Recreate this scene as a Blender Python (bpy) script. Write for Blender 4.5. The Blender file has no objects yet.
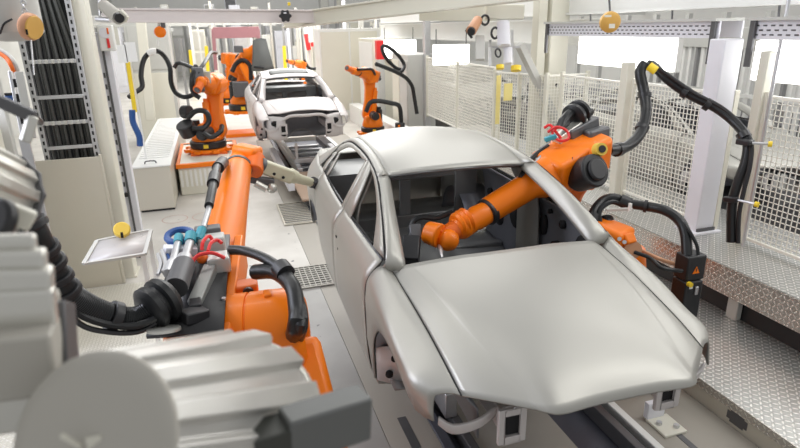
import bpy, bmesh, math, random
from mathutils import Vector, Matrix
random.seed(7)
scene = bpy.context.scene
COL = scene.collection
V = Vector
PI = math.pi

# ------------------------------------------------------------------ materials
def nt(name):
    m = bpy.data.materials.new(name); m.use_nodes = True
    return m, m.node_tree.nodes, m.node_tree.links, m.node_tree.nodes['Principled BSDF']

def pm(name, c, rough=.5, metal=0., var=.06, scale=6., bump=0., rvar=.08, spec=.5, coat=0.):
    m, N, L, b = nt(name)
    tc = N.new('ShaderNodeTexCoord')
    no = N.new('ShaderNodeTexNoise'); no.inputs['Scale'].default_value = scale; no.inputs['Detail'].default_value = 4
    L.new(tc.outputs['Object'], no.inputs['Vector'])
    rp = N.new('ShaderNodeMapRange'); rp.inputs['To Min'].default_value = 1-var; rp.inputs['To Max'].default_value = 1+var
    L.new(no.outputs['Fac'], rp.inputs['Value'])
    mx = N.new('ShaderNodeVectorMath'); mx.operation = 'SCALE'; mx.inputs[0].default_value = c
    L.new(rp.outputs['Result'], mx.inputs['Scale']); L.new(mx.outputs['Vector'], b.inputs['Base Color'])
    r2 = N.new('ShaderNodeMapRange'); r2.inputs['To Min'].default_value = max(0, rough-rvar); r2.inputs['To Max'].default_value = min(1, rough+rvar)
    L.new(no.outputs['Fac'], r2.inputs['Value']); L.new(r2.outputs['Result'], b.inputs['Roughness'])
    b.inputs['Metallic'].default_value = metal
    b.inputs['Specular IOR Level'].default_value = spec
    b.inputs['Coat Weight'].default_value = coat
    if bump:
        bp = N.new('ShaderNodeBump'); bp.inputs['Strength'].default_value = bump; bp.inputs['Distance'].default_value = .01
        n2 = N.new('ShaderNodeTexNoise'); n2.inputs['Scale'].default_value = scale*12
        L.new(tc.outputs['Object'], n2.inputs['Vector']); L.new(n2.outputs['Fac'], bp.inputs['Height']); L.new(bp.outputs['Normal'], b.inputs['Normal'])
    return m

def emit(name, c, s):
    m, N, L, b = nt(name)
    b.inputs['Base Color'].default_value = (*c, 1)
    b.inputs['Emission Color'].default_value = (*c, 1); b.inputs['Emission Strength'].default_value = s
    return m

def checker(name, base, raised, pitch=.045, axes=(0, 1), rough=.32, metal=.8):
    """tread plate: short raised lozenges, turned 45 degrees either way in alternate cells"""
    m, N, L, b = nt(name)
    tc = N.new('ShaderNodeTexCoord'); sp = N.new('ShaderNodeSeparateXYZ'); L.new(tc.outputs['Object'], sp.inputs[0])
    def M(op, a, bb=None, c=None):
        n = N.new('ShaderNodeMath'); n.operation = op
        for i, v in enumerate((a, bb, c)):
            if v is None: continue
            if isinstance(v, (int, float)): n.inputs[i].default_value = v
            else: L.new(v, n.inputs[i])
        return n.outputs[0]
    x = M('DIVIDE', sp.outputs[axes[0]], pitch); y = M('DIVIDE', sp.outputs[axes[1]], pitch)
    fx = M('FLOOR', x); fy = M('FLOOR', y)
    u = M('SUBTRACT', M('SUBTRACT', x, fx), .5); v = M('SUBTRACT', M('SUBTRACT', y, fy), .5)
    par = M('FLOORED_MODULO', M('ADD', fx, fy), 2.)
    sgn = M('SUBTRACT', M('MULTIPLY', par, 2.), 1.)
    u = M('MULTIPLY', u, sgn)
    a = M('MULTIPLY', M('ADD', u, v), .7071); c = M('MULTIPLY', M('SUBTRACT', u, v), .7071)
    d = M('ADD', M('POWER', M('ABSOLUTE', M('DIVIDE', a, .52)), 2.), M('POWER', M('ABSOLUTE', M('DIVIDE', c, .19)), 2.))
    h = N.new('ShaderNodeMapRange'); h.interpolation_type = 'SMOOTHSTEP'
    h.inputs['From Min'].default_value = 1.15; h.inputs['From Max'].default_value = .35
    L.new(d, h.inputs['Value'])
    mix = N.new('ShaderNodeMix'); mix.data_type = 'RGBA'
    mix.inputs['A'].default_value = (*base, 1); mix.inputs['B'].default_value = (*raised, 1)
    L.new(h.outputs['Result'], mix.inputs['Factor']); L.new(mix.outputs['Result'], b.inputs['Base Color'])
    bp = N.new('ShaderNodeBump'); bp.inputs['Distance'].default_value = .004; bp.inputs['Strength'].default_value = .8
    L.new(h.outputs['Result'], bp.inputs['Height']); L.new(bp.outputs['Normal'], b.inputs['Normal'])
    b.inputs['Metallic'].default_value = metal; b.inputs['Roughness'].default_value = rough
    return m

# ------------------------------------------------------------------ curves
def cr(pts, n):
    """Catmull-Rom curve through pts, n points evenly spaced along it"""
    p = [V(q) for q in pts]
    if len(p) == 2:
        return [p[0].lerp(p[1], i/(n-1)) for i in range(n)]
    e = [p[0]*2-p[1]]+p+[p[-1]*2-p[-2]]
    fine = []
    for i in range(len(p)-1):
        a, b, c, d = e[i:i+4]
        for k in range(12):
            t = k/12
            fine.append(.5*((2*b)+(c-a)*t+(2*a-5*b+4*c-d)*t*t+(3*b-a-3*c+d)*t**3))
    fine.append(p[-1])
    acc = [0]
    for i in range(1, len(fine)): acc.append(acc[-1]+(fine[i]-fine[i-1]).length)
    out = []; j = 0
    for i in range(n):
        s = acc[-1]*i/(n-1)
        while j < len(acc)-2 and acc[j+1] < s: j += 1
        seg = acc[j+1]-acc[j]
        out.append(fine[j].lerp(fine[j+1], (s-acc[j])/seg if seg > 1e-9 else 0))
    return out

def crs(pts, n):
    """Catmull-Rom through pts, uniform in parameter (keeps rows aligned)"""
    p = [V(q) for q in pts]
    if len(p) == 2: return [p[0].lerp(p[1], i/(n-1)) for i in range(n)]
    e = [p[0]*2-p[1]]+p+[p[-1]*2-p[-2]]; out = []
    for k in range(n):
        s = k/(n-1)*(len(p)-1); i = min(int(s), len(p)-2); t = s-i
        a, b, c, d = e[i:i+4]
        out.append(.5*((2*b)+(c-a)*t+(2*a-5*b+4*c-d)*t*t+(3*b-a-3*c+d)*t**3))
    return out

# ------------------------------------------------------------------ mesh builder
def frame(d, up=None):
    d = V(d).normalized()
    u = V(up) if up is not None else (V((0, 0, 1)) if abs(d.z) < .95 else V((0, 1, 0)))
    x = u.cross(d)
    if x.length < 1e-6: x = V((1, 0, 0)).cross(d)
    x.normalize()
    return x, d.cross(x), d

class MB:
    def __init__(s): s.bm = bmesh.new()
    def face(s, vs):
        try: return s.bm.faces.new(vs)
        except ValueError: return None
    def box(s, c, size, R=None):
        c = V(c); sx, sy, sz = [a/2 for a in size]
        vs = []
        for x, y, z in ((-1,-1,-1),(1,-1,-1),(1,1,-1),(-1,1,-1),(-1,-1,1),(1,-1,1),(1,1,1),(-1,1,1)):
            p = V((x*sx, y*sy, z*sz))
            if R is not None: p = R @ p
            vs.append(s.bm.verts.new(c+p))
        for f in ((0,3,2,1),(4,5,6,7),(0,1,5,4),(1,2,6,5),(2,3,7,6),(3,0,4,7)): s.face([vs[i] for i in f])
        return s
    def b2(s, p, q):
        p, q = V(p), V(q)
        return s.box((p+q)/2, [abs(a) for a in (q-p)])
    def bar(s, p, q, w, h, up=None):
        p, q = V(p), V(q); x, y, d = frame(q-p, up)
        return s.box((p+q)/2, (w, h, (q-p).length), Matrix((x, y, d)).transposed())
    def cyl(s, p, q, r, r2=None, n=18, cap=True):
        p, q = V(p), V(q); r2 = r if r2 is None else r2
        return s.rev(p, q-p, [(0, r), ((q-p).length, r2)], n, cap)
    def rev(s, o, d, prof, n=24, cap=True):
        o = V(o); x, y, d = frame(d)
        rings = []
        for t, r in prof:
            rings.append([s.bm.verts.new(o+d*t+(x*math.cos(2*PI*k/n)+y*math.sin(2*PI*k/n))*r) for k in range(n)])
        for a, b in zip(rings, rings[1:]):
            for k in range(n): s.face((a[k], a[(k+1) % n], b[(k+1) % n], b[k]))
        if cap:
            s.face(rings[0][::-1]); s.face(rings[-1])
        return s
    def tube(s, pts, r, n=8, res=None, closed=False, cap=True):
        """round tube along a smooth curve; r a number or one radius per resampled point"""
        m = res or max(2, (len(pts)-1)*5+1)
        P = cr(pts, m) if len(pts) > 2 else [V(q) for q in pts]
        m = len(P); rings = []; x = None
        for i, c in enumerate(P):
            d = (P[min(i+1, m-1)]-P[max(i-1, 0)]).normalized()
            if x is None: x, y, _ = frame(d)
            else:
                x = x-d*x.dot(d); x.normalize(); y = d.cross(x)
            rr = r[i*len(r)//m] if isinstance(r, (list, tuple)) else r
            rings.append([s.bm.verts.new(c+(x*math.cos(2*PI*k/n)+y*math.sin(2*PI*k/n))*rr) for k in range(n)])
        for a, b in zip(rings, rings[1:]):
            for k in range(n): s.face((a[k], a[(k+1) % n], b[(k+1) % n], b[k]))
        if cap: s.face(rings[0][::-1]); s.face(rings[-1])
        return s
    def grid(s, rows, flip=False):
        vs = [[s.bm.verts.new(V(p)) for p in r] for r in rows]
        for a, b in zip(vs, vs[1:]):
            for k in range(len(a)-1):
                f = (a[k], a[k+1], b[k+1], b[k])
                s.face(f[::-1] if flip else f)
        return s
    def loft(s, curves, nu=16, nv=None, flip=False):
        rows = [cr(c, nu) for c in curves]
        if nv and len(rows) > 2:
            cols = [crs([r[i] for r in rows], nv) for i in range(nu)]
            rows = [[c[j] for c in cols] for j in range(nv)]
        return s.grid(rows, flip)
    def prism(s, poly, o, x, y, h):
        """polygon in the (x, y) plane at o, extruded by vector h"""
        o, x, y, h = V(o), V(x), V(y), V(h)
        a = [s.bm.verts.new(o+x*u+y*v) for u, v in poly]; b = [s.bm.verts.new(o+x*u+y*v+h) for u, v in poly]
        n = len(a); s.face(a[::-1]); s.face(b)
        for k in range(n): s.face((a[k], a[(k+1) % n], b[(k+1) % n], b[k]))
        return s
    def disc(s, o, d, r, n=20, sy=1., up=None):
        o = V(o); x, y, d = frame(d, up)
        s.face([s.bm.verts.new(o+x*math.cos(2*PI*k/n)*r+y*math.sin(2*PI*k/n)*r*sy) for k in range(n)])
        return s
    def ball(s, c, r, n=14, sq=(1, 1, 1)):
        m = bmesh.ops.create_uvsphere(s.bm, u_segments=n, v_segments=n//2+1, radius=r)
        for v in m['verts']: v.co = V((v.co.x*sq[0], v.co.y*sq[1], v.co.z*sq[2]))+V(c)
        return s
    def torus(s, c, d, R, r, n=24, k=8):
        x, y, d = frame(d)
        pts = [V(c)+(x*math.cos(2*PI*i/n)+y*math.sin(2*PI*i/n))*R for i in range(n)]
        rings = []
        for i, p in enumerate(pts):
            o = (p-V(c)).normalized()
            rings.append([s.bm.verts.new(p+(o*math.cos(2*PI*j/k)+d*math.sin(2*PI*j/k))*r) for j in range(k)])
        for i in range(n):
            a, b = rings[i], rings[(i+1) % n]
            for j in range(k): s.face((a[j], a[(j+1) % k], b[(j+1) % k], b[j]))
        return s
    def build(s, name, mat, parent=None, smooth=True, ang=38, bevel=0, solid=0, soff=0, kind=None, base=None, seg=2, label=None):
        bm = s.bm
        bmesh.ops.remove_doubles(bm, verts=bm.verts, dist=1e-5)
        bmesh.ops.recalc_face_normals(bm, faces=bm.faces) if not solid else None
        off = V((0, 0, 0))
        if parent is not None: off = WORLD[parent.name]
        elif base is not None: off = V(base)
        for v in bm.verts: v.co -= off
        if smooth:
            lim = math.radians(ang)
            for f in bm.faces: f.smooth = True
            for e in bm.edges:
                e.smooth = not (len(e.link_faces) == 2 and e.calc_face_angle(0) > lim)
        me = bpy.data.meshes.new(name); bm.to_mesh(me); bm.free()
        me.materials.append(mat)
        o = bpy.data.objects.new(name, me); COL.objects.link(o)
        if parent is not None:
            o.parent = parent
            WORLD[o.name] = off          # children share the parent's origin
        else:
            o.location = off; WORLD[o.name] = off
        if solid:
            md = o.modifiers.new('solid', 'SOLIDIFY'); md.thickness = solid; md.offset = soff
        if bevel:
            md = o.modifiers.new('bevel', 'BEVEL'); md.width = bevel; md.segments = seg; md.limit_method = 'ANGLE'; md.angle_limit = math.radians(40)
        if kind: o['kind'] = kind
        if label: o['label'] = label
        return o
WORLD = {}

def tag(o, label, cat, group=None):
    o['label'] = label; o['category'] = cat
    if group: o['group'] = group
    return o
def thing(name, label, cat, loc, group=None):
    o = bpy.data.objects.new(name, None); o.empty_display_size = .1; COL.objects.link(o)
    o.location = V(loc); WORLD[o.name] = V(loc)
    return tag(o, label, cat, group)
def dup(root, loc, rz, label, group=None):
    """copy a thing, its parts and their sub-parts"""
    r = root.copy(); COL.objects.link(r); r.location = V(loc); r.rotation_euler = (0, 0, rz); r['label'] = label
    if group: r['group'] = group
    WORLD[r.name] = V(loc)
    def rec(a, b):
        for ch in list(a.children):
            c = ch.copy(); COL.objects.link(c); c.parent = b
            rec(ch, c)
    rec(root, r)
    return r
def struct(o):
    o['kind'] = 'structure'; return o

# ------------------------------------------------------------------ palette
M_CAR = pm('satin_grey_car_metal', (.41, .402, .368), .40, .45, .02, 2.5, rvar=.03)
M_CAR2 = pm('pale_primer_car_metal', (.62, .585, .575), .42, .25, .02, 2.5, rvar=.03)
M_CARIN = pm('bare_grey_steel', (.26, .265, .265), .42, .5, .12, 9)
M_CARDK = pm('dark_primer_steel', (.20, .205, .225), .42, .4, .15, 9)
M_BLK = pm('black_plastic', (.018, .018, .02), .42, 0, .1, 20)
M_RUB = pm('black_rubber_hose', (.015, .016, .017), .34, 0, .1, 30, bump=.1, spec=.4)
M_HOLE = pm('dark_hollow', (.008, .008, .009), .8, 0, .05)
M_ORG = pm('orange_robot_paint', (.92, .205, .004), .40, 0, .05, 7, coat=.08, spec=.35)
M_ORG2 = pm('deep_orange_paint', (.80, .15, .01), .4, 0, .05, 7)
M_CREAM = pm('cream_paint', (.74, .72, .62), .45, 0, .03, 3)
M_WHITE = pm('white_paint', (.83, .83, .80), .42, 0, .03, 3)
M_LAV = pm('cool_white_paint', (.78, .78, .83), .38, 0, .03, 3)
M_GREY = pm('light_grey_paint', (.55, .55, .52), .5, 0, .05, 4)
M_DGREY = pm('dark_grey_metal', (.13, .13, .135), .42, .5, .1, 8)
M_ALU = pm('cast_aluminium', (.66, .65, .60), .36, .7, .05, 10)
M_ALUB = pm('bright_aluminium', (.60, .59, .56), .34, .6, .05, 10)
M_ALUD = pm('dull_grey_end_cap', (.47, .45, .40), .6, .15, .05, 7)
M_STEEL = pm('galvanised_steel', (.62, .62, .63), .36, .8, .1, 14)
M_YEL = pm('yellow_paint', (.86, .62, .03), .45, 0, .05)
M_RED = pm('red_plastic', (.75, .03, .03), .4, 0, .05)
M_BLUE = pm('blue_plastic', (.02, .08, .27), .4, 0, .05)
M_TEAL = pm('teal_fittings', (.05, .32, .40), .4, 0, .05)
M_COP = pm('copper_brown_cover', (.62, .32, .18), .45, .2, .06, 8)
M_OCH = pm('ochre_cover', (.72, .42, .10), .45, .1, .06, 8)
M_MAUVE = pm('dull_mauve_frame', (.38, .18, .20), .5, 0, .05)
M_BEIGE = pm('beige_sheet_steel', (.62, .585, .50), .38, .3, .03, 2)
M_TOOL = pm('pale_olive_tool_paint', (.62, .60, .44), .45, 0, .05)
M_MESH = pm('cream_welded_wire', (.90, .88, .80), .45, .05, .03)
M_CHK = checker('tread_plate', (.52, .52, .50), (.95, .93, .90), .045, rough=.3)
M_CHKR = checker('tread_plate_riser', (.56, .54, .50), (.86, .84, .78), .04, axes=(1, 2), rough=.2)
M_CHKL = checker('pale_tread_plate', (.66, .64, .57), (.78, .76, .70), .034, metal=.4)
M_LAMP = emit('lamp_diffuser', (1, 1, .985), 5.5)
M_LAMPF = emit('far_lamp_diffuser', (1, 1, .97), 4.)
M_ROLL = pm('dark_blue_grey_track', (.10, .105, .13), .4, .4, .15, 5)
M_TRACK = pm('stone_grey_track', (.37, .345, .30), .5, .1, .06, 3)
M_DOOR = pm('dark_grey_trim', (.13, .135, .13), .55, 0, .1)

def floor_mat(nm='pale_floor_coating', c0=(.50, .475, .43, 1), c1=(.66, .635, .59, 1)):
    m, N, L, b = nt(nm)
    tc = N.new('ShaderNodeTexCoord')
    n = N.new('ShaderNodeTexNoise'); n.inputs['Scale'].default_value = 1.1; n.inputs['Detail'].default_value = 6
    L.new(tc.outputs['Object'], n.inputs['Vector'])
    c = N.new('ShaderNodeValToRGB'); c.color_ramp.elements[0].color = c0; c.color_ramp.elements[1].color = c1
    c.color_ramp.elements[0].position = .35; c.color_ramp.elements[1].position = .65
    L.new(n.outputs['Fac'], c.inputs[0])
    s = N.new('ShaderNodeTexNoise'); s.inputs['Scale'].default_value = 9; s.inputs['Detail'].default_value = 3
    L.new(tc.outputs['Object'], s.inputs['Vector'])
    mr = N.new('ShaderNodeMapRange'); mr.inputs['From Min'].default_value = .69; mr.inputs['From Max'].default_value = .73
    L.new(s.outputs['Fac'], mr.inputs['Value'])
    mx = N.new('ShaderNodeMix'); mx.data_type = 'RGBA'; mx.inputs['B'].default_value = (.1, .1, .1, 1)
    L.new(mr.outputs['Result'], mx.inputs['Factor']); L.new(c.outputs['Color'], mx.inputs['A'])
    L.new(mx.outputs['Result'], b.inputs['Base Color'])
    b.inputs['Roughness'].default_value = .38
    return m
M_FLOOR = floor_mat(); M_FLOOR2 = floor_mat('grey_sealed_concrete', (.27, .262, .245, 1), (.36, .35, .33, 1))
M_PALEY = pm('pale_yellow_tag', (.80, .68, .25), .5, 0, .05)
M_SHEET = pm('clear_frosted_sheet', (.52, .50, .49), .3, 0, .03)
M_FLOOR3 = floor_mat('brown_grey_floor', (.16, .14, .115, 1), (.22, .195, .165, 1))
M_FADE = pm('faded_red_floor_paint', (.52, .36, .31), .5, 0, .1)
M_KNOB = pm('ochre_yellow_knob', (.72, .50, .07), .45, 0, .05)

# ------------------------------------------------------------------ car bodies
def mir(c, s): return [(p[0]*s, p[1], p[2]) for p in c]

def make_car(name, label, cat, loc, rz, mat, group=None, front_end=False, sunroof=False):
    car = thing(name, label, cat, (0, 0, 0), group)
    P = lambda nm, mb, m=mat, par=car, **k: mb.build(nm, m, par, **k)
    SEAM = [(.75,1.46,.955),(.735,1.1,.907),(.72,.8,.85),(.71,.57,.795),(.70,.39,.74)]
    CREASE = [(.645,1.425,1.0),(.59,.95,.941),(.535,.6,.874),(.47,.30,.81),(.445,.16,.772)]
    DRIP = [(.79,1.45,1.05),(.715,1.8,1.235),(.645,2.2,1.385),(.615,2.6,1.44),(.605,3.0,1.455),(.60,3.4,1.435),(.61,3.75,1.355),(.66,4.1,1.22),(.73,4.4,1.10)]
    RE = [(.56,2.25,1.375),(.555,2.6,1.45),(.55,3.0,1.475),(.545,3.4,1.455),(.55,3.72,1.385)]
    WSL = [(.69,1.43,1.02),(.63,1.84,1.215),(.56,2.25,1.375)]
    # hood: one crowned sheet with two creases
    mid = [(.34,1.39,1.03),(.33,.95,.985),(.33,.55,.915),(.34,.25,.845),(.345,.075,.785)]
    mid2 = [(.14,1.375,1.035),(.14,.95,1.0),(.14,.55,.935),(.14,.25,.855),(.14,.09,.782)]
    in1 = [(.60,1.42,1.005),(.55,.95,.957),(.50,.6,.887),(.44,.30,.822),(.415,.125,.777)]
    seam = [(p[0]-.004, p[1], p[2]) for p in SEAM]
    out1 = [(.70,1.445,.985),(.668,1.02,.931),(.635,.7,.868),(.60,.44,.808),(.585,.285,.757)]
    h = MB()
    curves = [seam, out1, CREASE, in1, mid, mid2]
    rows = [cr(c, 26) for c in curves]
    full = [[(-p.x, p.y, p.z) for p in r] for r in rows]+[[p for p in r] for r in rows[::-1]]
    cols = [crs([r[i] for r in full], 45) for i in range(26)]
    h.grid([[c[j] for c in (cols[:20] if front_end else cols)] for j in range(45)])
    P('hood', h, solid=.012, soff=0, ang=50)
    # roof
    cen = [(0,2.15,1.415),(0,2.6,1.49),(0,3.1,1.52),(0,3.5,1.505),(0,3.83,1.44)]
    q1 = [(.3,2.17,1.407),(.3,2.6,1.48),(.3,3.1,1.508),(.3,3.5,1.49),(.3,3.8,1.425)]
    rows = [cr(c, 22) for c in (RE, q1, cen)]
    full = [[(-p.x, p.y, p.z) for p in r] for r in rows]+[list(r) for r in rows[1::-1]]
    cols = [crs([r[i] for r in full], 25) for i in range(22)]
    rf = P('roof', MB().grid([[c[j] for c in cols] for j in range(25)]), solid=.012, ang=60)
    if sunroof:
        s = MB(); s.loft([[(x, 2.42, 1.472-.1*x*x) for x in (-.42, 0, .42)], [(x, 2.62, 1.505-.1*x*x) for x in (-.44, 0, .44)], [(x, 2.82, 1.522-.1*x*x) for x in (-.42, 0, .42)]], 9, 5)
        P('sunroof_opening', s, M_DOOR, rf, solid=.01)
    # rear window header, deck lid, rear panel
    RWc = [(0,3.83,1.44),(0,4.1,1.30),(0,4.38,1.14)]
    dl = MB(); rows = []
    for x in (-1, -.5, 0, .5, 1):
        k = abs(x)
        rows.append([(x*(.66-.02*k), 4.42+.05*k, 1.125-.03*k), (x*.68, 4.7, 1.125-.03*k), (x*.66, 4.93-.05*k, 1.11-.03*k), (x*.66, 4.99-.07*k, 1.0), (x*.64, 4.97-.07*k, .72)])
    P('trunk_lid', dl.loft(rows, 16, 17), solid=.012, ang=50)
    P('rear_panel', MB().loft([[(-.80,4.84,.95),(0,4.95,.72),(.80,4.84,.95)], [(-.80,4.84,.6),(0,4.95,.6),(.80,4.84,.6)], [(-.78,4.82,.33),(0,4.93,.33),(.78,4.82,.33)]], 12), solid=.01)
    hd = MB(); hd.grid([[(-.55,3.72,1.383),(-.3,3.8,1.42),(0,3.83,1.437),(.3,3.8,1.42),(.55,3.72,1.383)], [(-.52,3.79,1.335),(-.3,3.87,1.375),(0,3.9,1.39),(.3,3.87,1.375),(.52,3.79,1.335)]])
    P('rear_header', hd, solid=.01)
    hf = MB(); hf.grid([[(-.56,2.25,1.37),(-.3,2.165,1.402),(0,2.145,1.41),(.3,2.165,1.402),(.56,2.25,1.37)], [(-.54,2.33,1.335),(-.3,2.26,1.365),(0,2.24,1.375),(.3,2.26,1.365),(.54,2.33,1.335)]])
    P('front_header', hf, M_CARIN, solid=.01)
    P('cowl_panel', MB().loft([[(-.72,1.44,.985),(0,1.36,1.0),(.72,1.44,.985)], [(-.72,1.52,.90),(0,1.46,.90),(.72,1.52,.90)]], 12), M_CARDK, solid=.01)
    for s in (-1, 1):
        m = lambda c: mir(c, s)
        # fender with the wheel arch cut out
        r1 = [(.822,1.46,1.0),(.82,1.1,.91),(.80,.8,.836),(.79,.58,.784),(.735,.42,.742)]
        r2 = [(.905,1.46,.925),(.905,1.06,.862),(.893,.75,.778),(.885,.58,.742),(.805,.46,.72)]
        r3 = [(.928,1.46,.80),(.928,1.1,.80),(.915,.82,.755),(.90,.60,.69),(.82,.46,.655)]
        r4 = [(.895,1.456,.23),(.90,1.40,.235),(.912,1.36,.38),(.918,1.31,.57),(.922,1.15,.725),(.922,.98,.765),(.912,.82,.725),(.89,.66,.62),(.875,.54,.585),(.82,.45,.58)]
        f = MB().loft([m(SEAM), m(r1), m(r2), m(r3)], 24, 13)
        r3b = [(.926,1.46,.52),(.926,1.36,.62),(.926,1.25,.745),(.925,1.1,.785),(.92,.95,.79),(.905,.80,.745),(.90,.64,.665),(.822,.455,.62)]
        f.loft([m(r3), m(r3b)], 24); f.loft([m(r3b), m(r4)], 24)
        P('fender', f, solid=.010, ang=60)
        a = [(x-.06, y, z) for x, y, z in r4[2:7]]
        wl = MB().loft([m([(x-.012, y, z) for x, y, z in r4[2:7]]), m([(x-.2, y, z-.01) for x, y, z in r4[2:7]]), m([(.56, y, z-.02) for x, y, z in r4[2:7]])], 14)
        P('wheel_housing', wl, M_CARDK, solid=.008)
        # doors
        BEL = [(.815,1.467,1.035),(.83,2.0,1.04),(.842,2.56,1.05)]
        rows = [BEL, [(.905,1.467,.93),(.915,2.0,.945),(.92,2.56,.955)], [(.93,1.467,.80),(.94,2.0,.81),(.942,2.56,.82)], [(.930,1.467,.55),(.942,2.0,.55),(.945,2.56,.55)], [(.918,1.467,.35),(.928,2.0,.35),(.93,2.56,.35)], [(.895,1.467,.235),(.90,2.0,.235),(.90,2.56,.235)]]
        fd = P('front_door', MB().loft([m(c) for c in rows], 12, 20), solid=.010, ang=60)
        fr = MB()
        fr.loft([m([(.792,1.475,1.045),(.717,1.8,1.228),(.648,2.2,1.372),(.622,2.555,1.425)]), m([(.812,1.68,1.048),(.728,1.90,1.222),(.664,2.22,1.348),(.638,2.46,1.392)])], 16)
        fr.grid([m([(.638,2.44,1.392),(.740,2.38,1.22),(.838,2.33,1.045)]), m([(.622,2.56,1.43),(.735,2.56,1.24),(.842,2.56,1.05)])])
        P('window_frame', fr, mat, fd, solid=.014)
        rows = [[(.843,2.572,1.05),(.84,3.2,1.065),(.82,3.74,1.08)], [(.921,2.572,.955),(.921,3.2,.965),(.91,3.70,.975)], [(.942,2.572,.82),(.942,3.1,.82),(.935,3.62,.82)], [(.945,2.572,.55),(.946,3.0,.55),(.94,3.53,.55)], [(.93,2.572,.35),(.93,3.0,.35),(.925,3.48,.38)], [(.90,2.572,.235),(.90,3.0,.235),(.895,3.44,.235)]]
        rd = P('rear_door', MB().loft([m(c) for c in rows], 12, 20), solid=.010, ang=60)
        fr = MB()
        fr.loft([m([(.620,2.572,1.428),(.612,3.0,1.44),(.607,3.4,1.42),(.625,3.72,1.345),(.655,3.93,1.27)]), m([(.636,2.66,1.402),(.630,3.0,1.412),(.630,3.36,1.388),(.653,3.64,1.312),(.675,3.78,1.255)])], 16)
        fr.grid([m([(.622,2.572,1.428),(.735,2.572,1.24),(.843,2.572,1.05)]), m([(.640,2.65,1.398),(.740,2.66,1.23),(.842,2.67,1.05)])])
        fr.grid([m([(.67,3.60,1.29),(.75,3.57,1.17),(.825,3.55,1.07)]), m([(.675,3.66,1.27),(.755,3.63,1.17),(.825,3.61,1.07)])])
        P('window_frame', fr, mat, rd, solid=.014)
        for y, z in ((2.42, .88), (2.36, .80)): P('handle_hole', MB().box((s*.942, y, z), (.014, .026, .016)), M_HOLE, fd)
        # body side: quarter panel, rocker, pillars, roof rail
        rows = [[(.82,3.752,1.08),(.79,4.3,1.11),(.70,4.80,1.10)], [(.91,3.712,.975),(.905,4.3,.985),(.76,4.86,.97)], [(.937,3.632,.82),(.935,4.3,.83),(.80,4.88,.80)], [(.927,3.542,.58),(.927,3.89,.78),(.915,4.22,.66),(.80,4.88,.55)], [(.90,3.475,.30),(.912,3.515,.45),(.92,3.62,.66),(.945,3.89,.765),(.935,4.15,.66),(.91,4.27,.42),(.85,4.5,.33),(.79,4.84,.33)]]
        bs = MB().loft([m(c) for c in rows[:3]], 20, 9); bs.loft([m(rows[2]), m(rows[4])], 20)
        P('quarter_panel', bs, solid=.010, ang=60)
        P('rear_wheel_housing', MB().loft([m([(x-.012, y, z) for x, y, z in rows[4][1:6]]), m([(.6, y, z) for x, y, z in rows[4][1:6]])], 12), M_CARDK, solid=.008)
        P('rocker_panel', MB().loft([m([(.895,1.40,.232),(.90,2.4,.232),(.895,3.46,.232)]), m([(.875,1.40,.19),(.88,2.4,.19),(.875,3.46,.19)]), m([(.78,1.40,.17),(.78,2.4,.17),(.78,3.46,.17)])], 8), solid=.010)
        DA = DRIP[:3]
        P('a_pillar', MB().loft([m([(.68,1.42,.955),(.66,1.47,.985),(.605,1.87,1.185),(.535,2.28,1.345)]), m([(.71,1.41,.975)]+WSL), m([(.765,1.42,.975),(.75,1.46,1.06),(.675,1.81,1.25),(.607,2.22,1.396)]), m([(.835,1.455,.975)]+DA)], 14, 9), solid=.008, ang=60)
        P('roof_rail', MB().loft([m(RE), m([(.60,2.2,1.40),(.59,2.6,1.455),(.583,3.0,1.475),(.58,3.4,1.455),(.585,3.74,1.38)]), m(DRIP[2:7])], 18, 7), solid=.010, ang=60)
        P('c_pillar', MB().loft([m([(.55,3.72,1.385),(.58,4.05,1.245),(.65,4.46,1.10)]), m([(.585,3.735,1.382),(.64,4.06,1.255),(.70,4.45,1.115)]), m([(.612,3.745,1.36),(.69,4.03,1.24),(.775,4.34,1.112)]), m([(.64,3.80,1.325),(.73,3.90,1.21),(.822,4.0,1.095)])], 12, 9), solid=.010, ang=60)
        P('rear_shoulder', MB().loft([m([(.79,4.28,1.112),(.76,4.55,1.112),(.70,4.80,1.10)]), m([(.645,4.45,1.10),(.645,4.65,1.105),(.64,4.86,1.085)])], 8), solid=.010)
        P('inner_b_pillar', MB().loft([m([(.60,2.45,1.40),(.70,2.42,1.2),(.78,2.38,1.0),(.80,2.36,.3)]), m([(.60,2.68,1.40),(.70,2.70,1.2),(.78,2.74,1.0),(.80,2.76,.3)])], 12), mat, solid=.02)
        P('quarter_window_post', MB().loft([m([(.675,3.76,1.26),(.755,3.76,1.17),(.82,3.76,1.08)]), m([(.69,3.83,1.24),(.765,3.86,1.16),(.815,3.88,1.08)])], 6), solid=.012)
        P('hood_gap', MB().tube(m([(p[0]+.001, p[1], p[2]+.003) for p in SEAM]), .0048, 6, 40), M_HOLE)
        P('door_gap', MB().tube(m([(.83,1.463,1.0),(.906,1.463,.93),(.931,1.463,.80),(.930,1.463,.55),(.918,1.463,.35),(.895,1.463,.235)]), .0035, 6, 30), M_HOLE)
        P('door_gap', MB().tube(m([(.843,2.566,1.05),(.921,2.566,.955),(.943,2.566,.82),(.946,2.566,.55),(.931,2.566,.35),(.90,2.566,.235)]), .0035, 6, 30), M_HOLE)
        P('door_seal', MB().tube(m([(p[0]+.004, p[1], p[2]-.008) for p in DRIP[:7]]), .0085, 6, 50), M_HOLE)
        P('belt_seal', MB().tube(m([(.805,1.74,1.048),(.826,2.3,1.056),(.836,3.0,1.066),(.812,3.74,1.088)]), .009, 6, 30), M_HOLE)
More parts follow.
